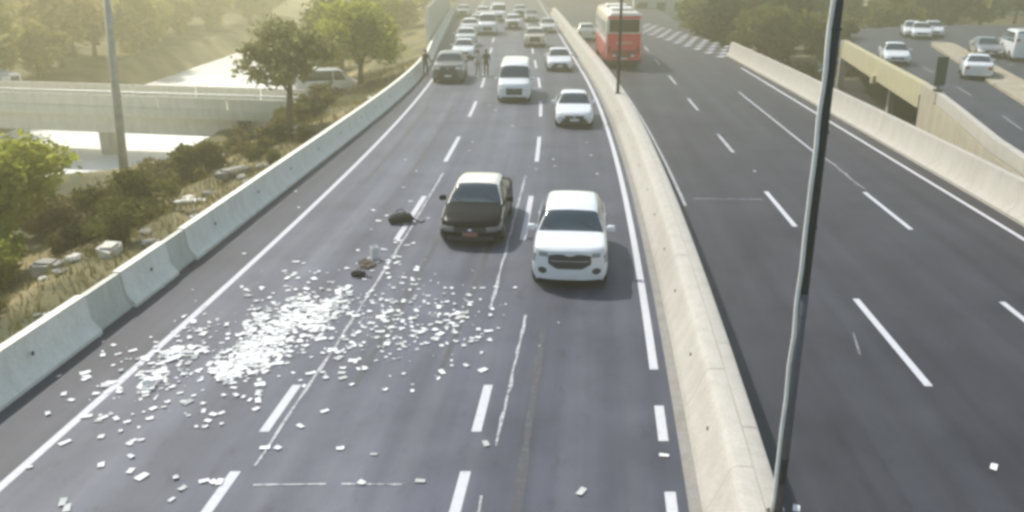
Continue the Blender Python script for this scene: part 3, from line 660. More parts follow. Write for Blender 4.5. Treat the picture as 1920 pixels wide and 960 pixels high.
car_at(1028, 58, 'sedan', SILVER, 'silver car between the cream coloured car and the median')
car_at(930, 22, 'sedan', WHITE, 'tiny far white car where the road meets the trees')
car_at(868, 30, 'suv', SILVER, 'far pale car beside the noise wall beyond the queue')
car_at(997, 38, 'sedan', GREY, 'far dark grey car on the middle of the carriageway')
car_at(1100, 73, 'suv', CREAM, 'pale car travelling ahead of the red coach', away=True)
car_at(1683, 117, 'sedan', WHITE, 'white car on the side road nearing the green board', z=SZ, dirn=(.28, 1))
car_at(1833, 143, 'sedan', WHITE, 'white car beside the pale dirt island of the side road', z=SZ, dirn=(.42, .95), away=True)
car_at(1858, 104, 'sedan', GREY, 'dark grey car beyond the pale dirt island', z=SZ, dirn=(.3, 1))
car_at(1924, 110, 'van', WHITE, 'white van beyond the pale dirt island', z=SZ, dirn=(.3, 1), away=True, name='van', cat='van')
for i, (px, py) in enumerate([(1712, 66), (1729, 69), (1752, 66)]):
    car_at(px, py, 'sedan', WHITE, 'small distant white car where the side road ends at the trees', z=SZ, dirn=(.35, 1), group='distant cars on the side road')
car_at(1522, 137, 'sedan', GREY, 'dark car in the tree shade below the right barrier', z=-2.5, dirn=(1, .35))
car_at(1402, 84, 'sedan', SILVER, 'silver car parked in tree shade near the barrier end', z=-2.5, dirn=(1, .2))
for i, (px, py) in enumerate([(1372, 42), (1396, 41), (1437, 48)]):
    car_at(px, py, 'sedan', WHITE, 'white car parked far back under the dark trees', z=-2.5, dirn=(1, .1), group='cars parked under the trees')
bd = (A1 - A0).normalized(); p = A0.lerp(A1, 0.60) + Vector((0.19, 0.98, 0)) * 2.2
p = G(-12, 168, -2.29); car('suv', SILVER, (p.x - .9, p.y + 1.6, -2.295), math.atan2(bd.y, bd.x), 'pale car crossing the river bridge', cat='car')
car('van', WHITE, (-14.6, 68.0, groundz(-14.6, 68)), 0.35, 'white van parked behind the tree at the bridge end', cat='van', name='van')

# tall noise wall where the left barrier straightens
nw = empty('noise_wall', (LBx(77) - .45, 77, 0), label='tall pale concrete panel wall behind the left barrier beyond the stopped cars', cat='wall')
for k in range(14):
    ya, yb = 77 + 4.2 * k, 77 + 4.2 * (k + 1)
    me = prism([(-.08, -.5), (-.08, 3.45), (.08, 3.45), (.08, -.5)], (LBx(ya) - .45, ya + .16), (LBx(yb) - .45, yb - .16)).me('wall_panel', K_B); me.transform(Matrix.Translation(-nw.location)); pnl = link('wall_panel', me, nw)
    me = prism([(-.11, 3.455), (-.11, 3.55), (.11, 3.55), (.11, 3.455)], (LBx(ya) - .45, ya + .16), (LBx(yb) - .45, yb - .16)).me('coping', K_C); me.transform(Matrix.Translation(-nw.location)); link('coping', me, pnl)
    link('post', MB().bbox(-.15, .15, -.15, .15, -.5, 3.7, .02).me('post', K_L), nw, (LBx(ya) - LBx(77), ya - 77, 0))

# coach seen from behind
def coach():
    d = Vector((0.03, 1, 0)).normalized(); c = G(1168, 129) ; r = empty('coach', (c.x + d.x * 6.1, c.y + d.y * 6.1, 0.005), math.atan2(d.y, d.x), label='red coach with cream roof and sides driving away past the median', cat='bus'); r.scale = (1.0, 1.07, 1.06)
    L, W, H = 12.0, 2.5, 3.75; hw = W / 2
    def ring(x, ins, zt, zb=.35):
        out = []; a = hw - ins
        for k in range(32):
            th = 2 * math.pi * k / 32; cc, ss = math.cos(th), math.sin(th); e = .28
            y = a * math.copysign(abs(cc) ** e, cc); zc = (zt + zb) / 2; z = zc + (zt - zb) / 2 * math.copysign(abs(ss) ** e, ss)
            out.append((x, y, z))
        return out
    body = MB(); rows = [(-6.0, .14, H - .22), (-5.95, .06, H - .1), (-5.8, .01, H - .02), (-5.3, 0, H), (0, 0, H), (5.2, 0, H), (5.6, .03, H - .12), (5.9, .1, H - .45), (6.0, .2, H - .9)]
    for x, i, zt in rows: body.v += ring(x, i, zt)
    for i in range(len(rows) - 1):
        for k in range(32): body.f.append((i * 32 + k, i * 32 + (k + 1) % 32, (i + 1) * 32 + (k + 1) % 32, (i + 1) * 32 + k))
    body.f += [tuple(range(32)), tuple(range(32 * (len(rows) - 1), 32 * len(rows)))[::-1]]
    link('body', body.me('body', simple('coach_cream', (.70, .62, .50), .4, coat=.5), True), r)
    def rearp(n, y0, y1, z0, z1, mat, off=.02, b=.03): return link(n, MB().bbox(-6.0 - off, -5.9, y0, y1, z0, z1, b).me(n, mat), r)
    rearp('rear_panel', -1.14, 1.14, .55, 2.35, BUSRED, .03, .05); rw_ = rearp('rear_window', -1.02, 1.02, 2.42, 3.28, simple('coach_rear_glass', (.045, .022, .018), .35, spec=.2), .035, .06)
    rearp('rear_cap', -1.1, 1.1, 3.30, 3.50, BUSRED, .02, .03)
    rearp('rear_stripe', -.55, .55, 1.66, 1.80, simple('pale_red', (.7, .35, .3), .5), .045, .01)
    rearp('engine_grille', -.8, .8, .75, 1.25, simple('dark_red', (.28, .03, .03), .6), .045, .01); rearp('licence_plate', -.26, .26, .62, .74, PLATE, .055, .008)
    rearp('bumper', -1.16, 1.16, .36, .56, TRIM, .08, .04)
    for s in (-1, 1):
        rearp('tail_light', s * .98 - .12, s * .98 + .12, 1.0, 1.5, RED, .05, .02); rearp('reflector', s * .62 - .13, s * .62 + .13, .80, .94, LAMP, .06, .02)
        sp = MB().box(-5.85, 4.9, s * (hw + .006) - .008, s * (hw + .006) + .008, .5, 1.75).me('lower_side', BUSRED); link('lower_side', sp, r)
        for i in range(7):
            x0 = -5.5 + i * 1.55; link('side_window', MB().bbox(x0, x0 + 1.45, s * (hw + .004) - .012, s * (hw + .004) + .012, 2.05, 3.05, .01).me('side_window', GLASS), r)
    for x in (-4.2, 0.8): link('roof_unit', MB().bbox(x, x + 2.2, -.75, .75, H - .03, H + .18, .06).me('roof_unit', simple('roof_white', (.74, .70, .62), .5), True), r)
    ty = MB().lathe([(.3, -.15), (.48, -.15), (.5, -.1), (.5, .1), (.48, .15), (.3, .15)], 20, 'y').me('tyre', RUB, True); hb = MB().lathe([(.3, -.14), (.3, .1), (.1, .16)], 16, 'y').me('rim', RIM)
    hu = MB().lathe([(.07, -.3), (.07, .1)], 8, 'y').me('wheel', TRIM)
    for x in (-3.4, 3.6):
        for s in (-1, 1):
            wq = link('wheel', hu, r, (x, s * 1.12, .5), (0, 0, 0 if s > 0 else math.pi)); link('tyre', ty, wq); link('rim', hb, wq)
coach()

# ------------------------------------------------------------------ people
def person(px, py, label, shirt, trousers, facing, lean=0.0, arm=0.3, hairc=(.03, .025, .02), bend=0.0):
    g = G(px, py); J = {}; E = []
    def j(n, p, r, par=None):
        J[n] = (Vector(p), r); 
        if par: E.append((par, n))
    lx = lean
    j('pelvis', (0, 0, .95), .15); j('waist', (lx * .3, 0, 1.10), .135, 'pelvis'); j('chest', (lx * .8 + bend, 0, 1.34), .165, 'waist'); j('neck', (lx + bend * 1.3, 0, 1.50), .06, 'chest')
    j('chin', (lx * 1.1 + bend * 1.45 + .02, 0, 1.57), .075, 'neck'); j('head', (lx * 1.15 + bend * 1.5 + .01, 0, 1.66), .098, 'chin'); j('crown', (lx * 1.15 + bend * 1.5, 0, 1.73), .07, 'head')
    j('nose', (lx * 1.15 + bend * 1.5 + .115, 0, 1.635), .016, 'head')
    for s, nm in ((1, 'l'), (-1, 'r')):
        st = .16 * s
        j('ear' + nm, (lx * 1.15 + bend * 1.5, .092 * s, 1.65), .02, 'head')
        j('hip' + nm, (0, .09 * s, .90), .11, 'pelvis'); j('knee' + nm, (st * .5 + .03, .11 * s, .50), .072, 'hip' + nm); j('ankle' + nm, (st, .12 * s, .09), .05, 'knee' + nm); j('toe' + nm, (st + .17, .13 * s, .04), .04, 'ankle' + nm)
        cx = J['chest'][0].x
        j('sh' + nm, (cx, .19 * s, 1.41), .065, 'chest'); j('el' + nm, (cx - .03 + arm * .25, .25 * s, 1.13), .048, 'sh' + nm); j('wr' + nm, (cx + .05 + arm * .6, .24 * s, .91 + arm * .15), .033, 'el' + nm)
        wv = J['wr' + nm][0]; j('palm' + nm, wv + Vector((.03, 0, -.07)), .036, 'wr' + nm)
        for q, (dy, ln) in enumerate([(-.03, .075), (-.01, .085), (.01, .08), (.03, .065)]):
            j(f'f{q}' + nm, wv + Vector((.04, dy, -.11)), .009, 'palm' + nm); j(f'g{q}' + nm, wv + Vector((.055, dy * 1.1, -.11 - ln * .8)), .008, f'f{q}' + nm)
        j('th' + nm, wv + Vector((.065, -.02 * s, -.06)), .010, 'palm' + nm); j('tt' + nm, wv + Vector((.085, -.025 * s, -.10)), .009, 'th' + nm)
    ids = {n: i for i, n in enumerate(J)}
    me = bpy.data.meshes.new('person'); me.from_pydata([J[n][0] for n in J], [(ids[a], ids[b]) for a, b in E], [])
    o = bpy.data.objects.new('tmp_person', me); C.objects.link(o)
    o.modifiers.new('s', 'SKIN'); lay = me.skin_vertices[0] if me.skin_vertices else None
    if lay is None:
        me.update()
    lay = me.skin_vertices[0]
    for n, i in ids.items(): lay.data[i].radius = (J[n][1], J[n][1]); lay.data[i].use_root = (n == 'pelvis')
    sub = o.modifiers.new('u', 'SUBSURF'); sub.levels = 1; sub.render_levels = 1
    dg = bpy.context.evaluated_depsgraph_get(); dg.update(); m2 = bpy.data.meshes.new_from_object(o.evaluated_get(dg)); bpy.data.objects.remove(o)
    m2.name = 'person'; m2.materials.clear()
    sk = simple('skin', (.32, .19, .13), .6)
    for m in (simple('shirt_%d' % px, shirt, .9), simple('trousers_%d' % px, trousers, .9), sk, simple('shoe', (.03, .03, .03), .6)): m2.materials.append(m)
    for pl_ in m2.polygons:
        c = pl_.center; pl_.use_smooth = True
        hand = abs(c.y) > .17 and c.z < J['wrl'][0].z + .02 and c.z > .6
        pl_.material_index = 3 if c.z < .10 else 2 if (hand or c.z > 1.515) else 1 if c.z < 1.0 and abs(c.y) < .2 else 0
    mz = min(v.co.z for v in m2.vertices)
    ob = link('person', m2, None, (g.x, g.y, -mz + .002), (0, 0, facing), label=label, cat='person')
    hx = J['head'][0]; hb = MB().lathe([(.055, .115), (.098, .075), (.108, .02), (.10, -.05), (.06, -.09)], 14, 'z', (hx.x - .022, 0, hx.z)).me('hair', simple('hair', hairc, .8), True); link('hair', hb, ob)
person(798, 141, 'person in dark clothes stepping along the left barrier', (.035, .035, .035), (.03, .03, .035), -1.2, .06, .5, bend=.08)
person(912, 141, 'person in dark clothes standing in the lane between stopped vehicles', (.05, .055, .035), (.045, .045, .035), -1.6, 0, .2)
person(897, 142, 'person in pale top standing beside the dark brown car', (.55, .54, .45), (.40, .38, .30), -1.4, .02, .35)

# ------------------------------------------------------------------ loot on the road
def note_mesh(i):
    k_ = random.choice([.7, .9, 1.0, 1.2]); a, b = random.uniform(.12, .17) * k_, random.uniform(.08, .115) * k_; nx_ = 4; v = []; cu = random.uniform(-.012, .022); tw = random.uniform(-.012, .012)
    for k in range(nx_ + 1):
        u = k / nx_ - .5; z = .006 + abs(cu) * (4 * u * u if cu > 0 else 1 - 4 * u * u) * .7
        for s in (-1, 1): v.append((u * a, s * b / 2, z + max(0, tw * s * u * 2) ))
    return mesh('banknote', v, [(2 * k, 2 * k + 1, 2 * k + 3, 2 * k + 2) for k in range(nx_)], PAPER)
NOTES = [note_mesh(i) for i in range(14)]
pts = [(905, 695), (722, 732), (638, 842), (701, 853), (788, 903), (678, 906), (911, 833), (1090, 923), (1863, 877), (905, 541), (965, 541), (835, 541), (847, 541), (641, 700), (635, 672), (711, 652), (663, 650), (570, 725),
       (563, 800), (521, 841), (497, 841), (484, 738), (484, 752), (480, 768), (443, 742), (420, 742), (390, 790), (400, 778), (352, 755), (314, 755), (281, 786), (338, 738), (218, 786), (190, 820), (192, 785), (162, 782),
       (122, 831), (190, 873), (246, 857), (265, 826), (243, 833), (245, 884), (266, 895), (330, 897), (342, 917), (322, 938), (383, 903), (400, 905), (412, 905), (118, 943), (126, 954), (120, 740), (90, 777), (55, 877), (213, 648), (193, 667), (160, 700),
       (780, 322), (885, 267), (880, 283), (1108, 292), (1120, 327), (1040, 312), (962, 237), (930, 207), (918, 198), (1037, 300), (1006, 318), (757, 352), (770, 378), (710, 415), (695, 432), (905, 160), (1100, 268), (1245, 855), (1415, 322), (1493, 955), (1262, 388), (700, 395), (725, 405), (540, 360), (560, 390), (760, 300)]
def cluster(cx, cy, sx, sy, rot, n):
    for _ in range(n):
        a, b = rng.normal(0, sx), rng.normal(0, sy); pts.append((cx + a * math.cos(rot) - b * math.sin(rot), cy + a * math.sin(rot) + b * math.cos(rot)))
cluster(300, 690, 70, 32, -.45, 34); cluster(350, 670, 55, 20, -.3, 16); cluster(855, 622, 34, 36, .4, 38); cluster(720, 590, 48, 34, -.5, 44); cluster(640, 650, 60, 40, -.8, 26)
cluster(735, 490, 26, 26, -.6, 24); cluster(560, 545, 45, 26, -.5, 24); cluster(500, 640, 150, 60, -.62, 34); cluster(330, 760, 110, 60, -.3, 14)
pts = [p for p in pts if 0 < p[0] < 1920 and p[1] < 960]
for i, (px, py) in enumerate(pts[:298]):
    p = G(px, py, 0.0)
    if LBx(p.y) + .5 > p.x and p.x < 0: p.x = LBx(p.y) + .7
    link('banknote', NOTES[i % 14], None, (p.x, p.y, 0.012), (0, 0, random.uniform(0, 6.28)), label='loose white paper note lying flat on the asphalt', cat='paper', group='loose paper notes scattered over the road')
def heap(n, gen, name, label, k=1.0):
    pv = []; pf = []
    for _ in range(n):
        px, py, up = gen(); p = G(px, py, 0); a = random.uniform(0, 6.28); c, s = math.cos(a), math.sin(a); q_ = k * random.choice([.35, .5, .7, .9, 1.0, 1.25]); lx, ly = random.uniform(.06, .09) * q_, random.uniform(.04, .06) * q_; tl = random.uniform(-.16, .16); z = .014 + random.random() * up
        b0 = len(pv)
        for u, q in ((-1, -1), (1, -1), (1, 1), (-1, 1)):
            x, y = u * lx, q * ly; pv.append((p.x + x * c - y * s, p.y + x * s + y * c, max(.012, z + x * tl)))
        pf.append((b0, b0 + 1, b0 + 2, b0 + 3))
    link(name, mesh(name, pv, pf, PAPER), None, label=label, cat='paper', kind='stuff')
BL = [(600, 585, 24, 9), (565, 598, 28, 14), (535, 612, 26, 16), (505, 628, 26, 16), (480, 648, 24, 16), (455, 668, 24, 14), (430, 690, 22, 11), (560, 570, 20, 9), (500, 660, 28, 14), (600, 610, 22, 14), (470, 690, 24, 10)]
def g1():
    q = random.choice(BL); a, b = random.gauss(0, 1), random.gauss(0, 1)
    return q[0] + q[2] * a, q[1] + q[3] * b - .35 * q[2] * a, .03 * math.exp(-(a * a + b * b) / 2)
heap(820, g1, 'paper_heap', 'dense white heap of paper notes spilled across the left lane')
def g2():
    q = random.choice([((300, 668), (380, 655), 6), ((405, 690), (430, 715), 7), ((585, 600), (650, 545), 6), ((270, 725), (300, 700), 9), ((450, 645), (500, 580), 10)]); t = random.random()
    return q[0][0] + (q[1][0] - q[0][0]) * t + random.gauss(0, 6), q[0][1] + (q[1][1] - q[0][1]) * t + random.gauss(0, q[2]), .03
heap(300, g2, 'paper_drift', 'thin drifts of paper notes trailing around the white heap')
def g3():
    t = random.random(); u = random.gauss(0, 1); return (630 - 400 * t + 75 * u, 585 + 130 * t + random.gauss(0, 52) - 18 * u, .01) if random.random() < .62 else (random.gauss(770, 85), random.gauss(605, 42), .01)
heap(560, g3, 'paper_scatter', 'fine scatter of torn paper pieces around the white heap', .62)
# bags and boxes dropped among the notes
def duffel(px, py, rz, s, label):
    g = G(px, py); r = empty('duffel_bag', (g.x, g.y, 0.0), rz, label=label, cat='bag'); cl = simple('bag_cloth', (.018, .018, .02), .9, var=.3, scale=8, bump=.5)
    b = MB(); nn = 12; rows = []
    for i in range(nn + 1):
        x = (i / nn - .5) * .8; k = (1 - abs(2 * i / nn - 1) ** 4) ** .5 * .9 + .1; rows.append((x, k))
    for x, k in rows:
        for q in range(16):
            a = 2 * math.pi * q / 16; ss = math.sin(a); b.v.append((x * s, math.cos(a) * .21 * k * s * (1 + .08 * math.sin(9 * x)), max(.004, (.15 + ss * .15 * k + .03 * math.sin(7 * x + 1)) * s)))
    for i in range(nn):
        for q in range(16): b.f.append((i * 16 + q, i * 16 + (q + 1) % 16, (i + 1) * 16 + (q + 1) % 16, (i + 1) * 16 + q))
    b.f += [tuple(range(16)), tuple(range(nn * 16, nn * 16 + 16))[::-1]]
    link('body', b.me('body', cl, True), r)
    for y in (-.1, .1): link('handle', MB().tube([((-.17 + .34 * i / 8) * s, (y + y * .8 * math.sin(math.pi * i / 8)) * s, (.29 + .09 * math.sin(math.pi * i / 8)) * s) for i in range(9)], .014 * s, 6).me('handle', cl, True), r)
    link('shoulder_strap', MB().tube([((.38 + .35 * i / 8) * s, (.08 * math.sin(i * .9)) * s, .02 + .10 * s * max(0, 1 - i / 3)) for i in range(9)], .02 * s, 6).me('shoulder_strap', cl, True), r)
    link('zip', MB().box(-.28 * s, .28 * s, -.008, .008, .29 * s, .318 * s).me('zip', METAL_P), r)
duffel(752, 418, .15, 1.0, 'large black duffel bag dropped beside the dashed line'); duffel(672, 518, -.3, .52, 'small black bag lying among the scattered notes')
def cashbox(px, py, rz, dims, label, mat):
    g = G(px, py); a, b, h = dims; r = empty('open_box', (g.x, g.y, 0.002), rz, label=label, cat='box')
    link('base', MB().box(-a, a, -b, b, 0, .012).me('base', mat), r)
    for n, q in (('side', (-a, a, -b, -b + .012, .013, h)), ('side', (-a, a, b - .012, b, .013, h)), ('end', (-a, -a + .012, -b + .013, b - .013, .013, h)), ('end', (a - .012, a, -b + .013, b - .013, .013, h))): link(n, MB().box(*q).me(n, mat), r)
    fl_ = link('flap', MB().box(-a, a, -.01, .0, 0, b).me('flap', mat), r, (0, b + .002, h - .02), (-.7, 0, 0))
wb = simple('white_card', (.68, .66, .62), .8); bb = simple('brown_card', (.34, .26, .19), .85)
cashbox(703, 486, .5, (.10, .07, .34), 'upright white open box standing near the small black bag', wb); cashbox(690, 500, 1.1, (.19, .12, .09), 'flat brown open box beside the upright white box', bb); cashbox(278, 730, .2, (.12, .09, .05), 'low white open box at the lower end of the notes', wb)

# ------------------------------------------------------------------ poles
def lamp_post(x, y, z0, h, r0, label, cable=False, arm=True):
    r = empty('lamp_post', (x, y, z0), 0, label=label, cat='lamp post')
    link('pole', MB().tube([(0, 0, 0.03), (0, 0, h * .5), (0, 0, h)], [r0, r0 * .85, r0 * .65], 14).me('pole', METAL_D, True), r)
    link('base_plate', MB().bbox(-r0 * 1.8, r0 * 1.8, -r0 * 1.8, r0 * 1.8, 0, .03, .005).me('base_plate', METAL_D), r)
    if arm:
        a = link('arm', MB().tube([(0, 0, h - .15), (-.5, 0, h + .12), (-1.5, 0, h + .25)], [.05, .045, .035], 8).me('arm', METAL_D, True), r)
        link('lantern', MB().bbox(-2.1, -1.4, -.13, .13, h + .17, h + .30, .05).me('lantern', METAL_P), a)
    if cable:
        link('lower_sleeve', MB().tube([(0, 0, .035), (0, 0, 3.1)], [r0 + .005, r0 * .95 + .005], 14).me('lower_sleeve', simple('grey_sleeve', (.11, .11, .115), .7), True), r)
        cp = [(-r0 * 1.05 - .010 + .004 * math.sin(i * 1.7), -r0 * .45 + .012 * math.cos(i * 1.3), .05 + i * h * .93 / 40) for i in range(41)]
        link('cable', MB().tube(cp, .026, 6).me('cable', simple('pale_cable', (.72, .71, .66), .6), True), r)
        link('access_door', MB().bbox(-.035, .035, -r0 - .012, -r0 + .01, .5, .85, .006).me('access_door', METAL_D), r)
        for i in range(7): link('strap', MB().lathe([(r0 * 1.03, 0), (r0 * 1.03, .03)], 14, 'z', (0, 0, .6 + i * 1.1)).me('strap', METAL_D), r)
    return r
lamp_post(3.44, 9.35, .865, 9.0, .060, 'dark lamp post with a pale cable up its side on the median', True)
lamp_post(BLx(45.8) + .35, 45.8, .86, 9.0, .085, 'thin dark lamp post on the median in front of the red coach')
up = empty('utility_pole', (-16.2, 34.6, groundz(-16.2, 34.6)), 0, label='pale concrete utility pole rising from the shrubs before the bridge', cat='pole')
link('shaft', MB().tube([(0, 0, -.3), (0, 0, 4), (0, 0, 9.6)], [.20, .17, .13], 14).me('shaft', simple('pole_concrete', (.46, .42, .33), .85, var=.25), True), up)
up.rotation_euler = (0, math.radians(2.8), 0)
link('cap', MB().lathe([(.15, 9.6), (.15, 9.66), (.05, 9.74)], 12).me('cap', METAL_P), up)
for z in (2.2, 5.2): link('band', MB().lathe([(.19, z), (.19, z + .06)], 14).me('band', METAL_P), up)

# ------------------------------------------------------------------ trees, shrubs, rubble
def crown_me(name, n_cl, per, rx, ry, rz, leaf, mat, seed, flat=0.0):
    r = np.random.default_rng(seed); nl = 14
    lob = r.normal(0, 1, (nl, 3)); lob /= np.linalg.norm(lob, axis=1)[:, None]; lob *= r.uniform(.25, .80, (nl, 1)); lr = r.uniform(.20, .46, nl)
    i = r.integers(0, nl, n_cl); d = r.normal(0, 1, (n_cl, 3)); d /= np.linalg.norm(d, axis=1)[:, None]
    c = lob[i] + d * (lr[i] * r.uniform(.35, 1.05, n_cl) ** .6)[:, None]
    P_ = np.repeat(c, per, 0) + r.normal(0, .065, (n_cl * per, 3)); P_ *= np.array([rx, ry, rz])
    n = len(P_); a = r.normal(0, 1, (n, 3)); a[:, 2] *= .7; a /= np.linalg.norm(a, axis=1)[:, None]; b = np.cross(a, r.normal(0, 1, (n, 3))); b /= np.linalg.norm(b, axis=1)[:, None]
    s = leaf * r.uniform(.6, 1.3, (n, 1)); v = np.stack([P_ - a * s, P_ + b * s * .5, P_ + a * s, P_ - b * s * .5], 1).reshape(-1, 3)
    me = bpy.data.meshes.new(name); me.vertices.add(4 * n); me.vertices.foreach_set('co', v.ravel()); me.loops.add(4 * n); me.loops.foreach_set('vertex_index', np.arange(4 * n)); me.polygons.add(n)
    me.polygons.foreach_set('loop_start', np.arange(0, 4 * n, 4)); me.polygons.foreach_set('loop_total', np.full(n, 4)); me.materials.append(mat); me.update(calc_edges=True); return me
def trunk_me(h, r0, spread, seed, top):
    rr = random.Random(seed); m = MB(); bend = [rr.uniform(-.25, .25) for _ in range(4)]
    m.tube([(0, 0, -.4), (bend[0] * .4, bend[1] * .3, h * .5), (bend[0], bend[1], h)], [r0 * 1.3, r0, r0 * .75], 9)
    for k in range(6):
        a = k * 1.05 + rr.uniform(-.3, .3); z0 = h * rr.uniform(.7, 1.0); e = spread * rr.uniform(.5, .85)
        m.tube([(bend[0] * z0 / h, bend[1] * z0 / h, z0), (math.cos(a) * e * .5, math.sin(a) * e * .5, z0 + (top - z0) * .45), (math.cos(a) * e, math.sin(a) * e, z0 + (top - z0) * rr.uniform(.6, .9))], [r0 * .5, r0 * .3, r0 * .1], 6)
    return m.me('trunk', BARK, True)
PROT = {}
def tree(x, y, h, rad, mat, label, group=None, n=900, per=7, leaf=.24, seed=0, th=None, name='tree', z=None, cat='tree', key=None):
    z = groundz(x, y) if z is None else z; r = empty(name, (x, y, z), random.uniform(0, 6.28), label=label, cat=cat, group=group); th = h * .35 if th is None else th
    k = key or (seed, h, rad, mat)
    if k not in PROT:
        PROT[k] = (crown_me('crown', n, per, rad, rad, (h - th) * .62, leaf, LF[mat], seed), trunk_me(th + .5, .05 * h ** .75, rad * .8, seed, h * .9), h, th)
    cm, tm, hh, tt = PROT[k]; s = h / hh; rr_ = random.Random(x * 7 + y); r.scale = (s * rr_.uniform(.8, 1.3), s * rr_.uniform(.8, 1.3), s * rr_.uniform(.9, 1.12))
    link('crown', cm, r, (0, 0, tt + (hh - tt) * .50)); link('trunk', tm, r); return r
def shrub(x, y, h, rad, mat, label, group=None, n=500, per=7, leaf=.13, seed=0, z=None, key=None):
    z = groundz(x, y) if z is None else z; r = empty('shrub', (x, y, z - .1), random.uniform(0, 6.28), label=label, cat='shrub', group=group); k = key or ('s', seed, h, rad, mat)
    if k not in PROT:
        m = MB(); rr = random.Random(seed)
        for q in range(7):
            a = q * .9; m.tube([(0, 0, -.2), (math.cos(a) * rad * .3, math.sin(a) * rad * .3, h * .45), (math.cos(a) * rad * .6, math.sin(a) * rad * .6, h * .8)], [.04, .025, .01], 5)
        PROT[k] = (crown_me('foliage', n, per, rad, rad, h * .58, leaf, LF[mat], seed), m.me('stems', BARK, True), h, rad)
    cm, tm, hh, _ = PROT[k]; s = h / hh; r.scale = (s, s, s)
    link('foliage', cm, r, (0, 0, hh * .5)); link('stem', tm, r); return r
tree(-19.4, 30.0, 5.6, 3.0, 'bright', 'bright yellow-green bushy tree at the foot of the river bank', seed=1, n=1300, per=8, leaf=.16, th=1.0)
tree(-12.6, 48.0, 6.0, 3.5, 'grey', 'olive tree with forked dark trunk in front of the bridge end', seed=2, n=1200, leaf=.17, th=2.9)
tree(-11.6, 66.0, 5.9, 3.3, 'bright', 'bright green bushy tree leaning over the left barrier', seed=3, n=1200, leaf=.19, th=1.2)
tree(-15.4, 74.0, 6.6, 3.6, 'grey', 'pale olive tree behind the parked white van', seed=4, n=900, leaf=.2)
tree(-18.0, 92.0, 6.6, 3.2, 'olive', 'olive tree on the river bank beyond the bridge', seed=5, n=900, leaf=.22)
tree(-17.5, 112.0, 7.0, 3.4, 'bright', 'light green tree on the river bank past the noise wall', seed=6, n=900, leaf=.24)
shrub(-15.6, 33.0, 2.5, 2.0, 'olive', 'dark rounded shrub around the foot of the utility pole', seed=11, n=900, leaf=.11)
shrub(-14.6, 30.8, 1.5, 1.5, 'olive', 'low olive shrub between the utility pole and the barrier', seed=12, n=700, leaf=.10)
shrub(-19.6, 35.5, 1.7, 1.9, 'dry', 'yellowish dry shrub below the bridge beside the bright tree', seed=13, n=700)
shrub(-17.9, 27.5, 2.0, 1.5, 'bright', 'leafy green shrub in front of the bright bushy tree', seed=14, n=700, leaf=.11)
shrub(-24.8, 38.0, 2.6, 2.6, 'bright', 'light green shrub behind the bright bushy tree', seed=18, n=900, leaf=.14)
shrub(-30.0, 49.0, 2.4, 2.6, 'dry', 'broad dry shrub at the river edge before the bridge', seed=19, n=800, leaf=.14)
shrub(-19.0, 45.0, 1.0, 1.6, 'dry', 'dry shrub on the bank under the bridge pier', seed=15, n=600)
shrub(-16.0, 42.5, 2.2, 1.8, 'olive', 'olive shrub halfway between utility pole and bridge', seed=16, n=600)
shrub(-13.6, 52.5, 1.8, 1.6, 'olive', 'shrub beside the bridge abutment below the forked tree', seed=17, n=500)
ROCKS = [(-12.9, 25.9), (-14.9, 27.0), (-14.2, 26.1), (-13.4, 34.2), (-13.0, 37.6), (-12.2, 36.6), (-12.6, 32.3), (-15.3, 26.4)]
for i in range(46):
    x, y = random.uniform(-20, -10.5), random.uniform(20, 64)
    if x > LBx(y) - 1.6: x = LBx(y) - 1.6 - random.random() * 3
    if any(abs(x - a * (y / b)) < 1.4 and -4.5 < y - b < 1.0 for a, b in ROCKS): continue      # keep the pale slabs in the open
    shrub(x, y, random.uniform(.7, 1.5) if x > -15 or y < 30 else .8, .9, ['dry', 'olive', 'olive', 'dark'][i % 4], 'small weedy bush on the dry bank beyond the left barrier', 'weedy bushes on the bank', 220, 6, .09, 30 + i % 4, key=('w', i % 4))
# weeds
wv = []; wf = []
for _ in range(9000):
    y = random.uniform(12, 75); s = abs(random.gauss(0, 5)) + .5; x = LBx(y) - .5 - s
    if x < RIVR(y): continue
    z = groundz(x, y); h = random.uniform(.12, .42); a = random.uniform(0, 6.28); dx, dy = math.cos(a) * .03, math.sin(a) * .03; b = len(wv); l1, l2 = random.uniform(-.15, .15), random.uniform(-.15, .15)
    wv += [(x - dx, y - dy, z - .02), (x + dx, y + dy, z - .02), (x + l1, y + l2, z + h)]; wf.append((b, b + 1, b + 2))
link('weeds', mesh('weeds', wv, wf, LF['dry']), label='dry weeds and grass on the bank beyond the left barrier', cat='grass', kind='stuff')
# far trees
def far_trees(spots, label, group, mats, h0, h1, base):
    for i, (x, y) in enumerate(spots):
        q = i % len(mats); tree(x, y, random.uniform(h0, h1), 3.8, mats[q], label, group, n=420, per=6, leaf=.42, seed=base + q, key=(base, q), th=1.3)
sp = [(random.uniform(-105, -47), random.uniform(46, 190)) for _ in range(52)] + [(random.uniform(-53, -46), 58 + 7 * i) for i in range(18)]
far_trees(sp, 'hazy tree on the wooded slope across the river', 'trees across the river', ['hazel', 'sand', 'grey', 'hazel'], 6, 9, 50)
far_trees([(random.uniform(-20, -15) - .05 * (yy - 120), yy) for yy in range(124, 180, 9)], 'hazy tree lining the far river bank behind the noise wall', 'trees along the far bank', ['hazel', 'bright', 'grey'], 6, 8, 60)
far_trees([(x + random.uniform(-1.5, 1.5), 181 + random.uniform(0, 16)) for x in range(-34, 70, 5)], 'far tree closing the view at the end of the road', 'trees at the end of the road', ['hazel', 'grey', 'sand', 'bright'], 8, 11, 70)
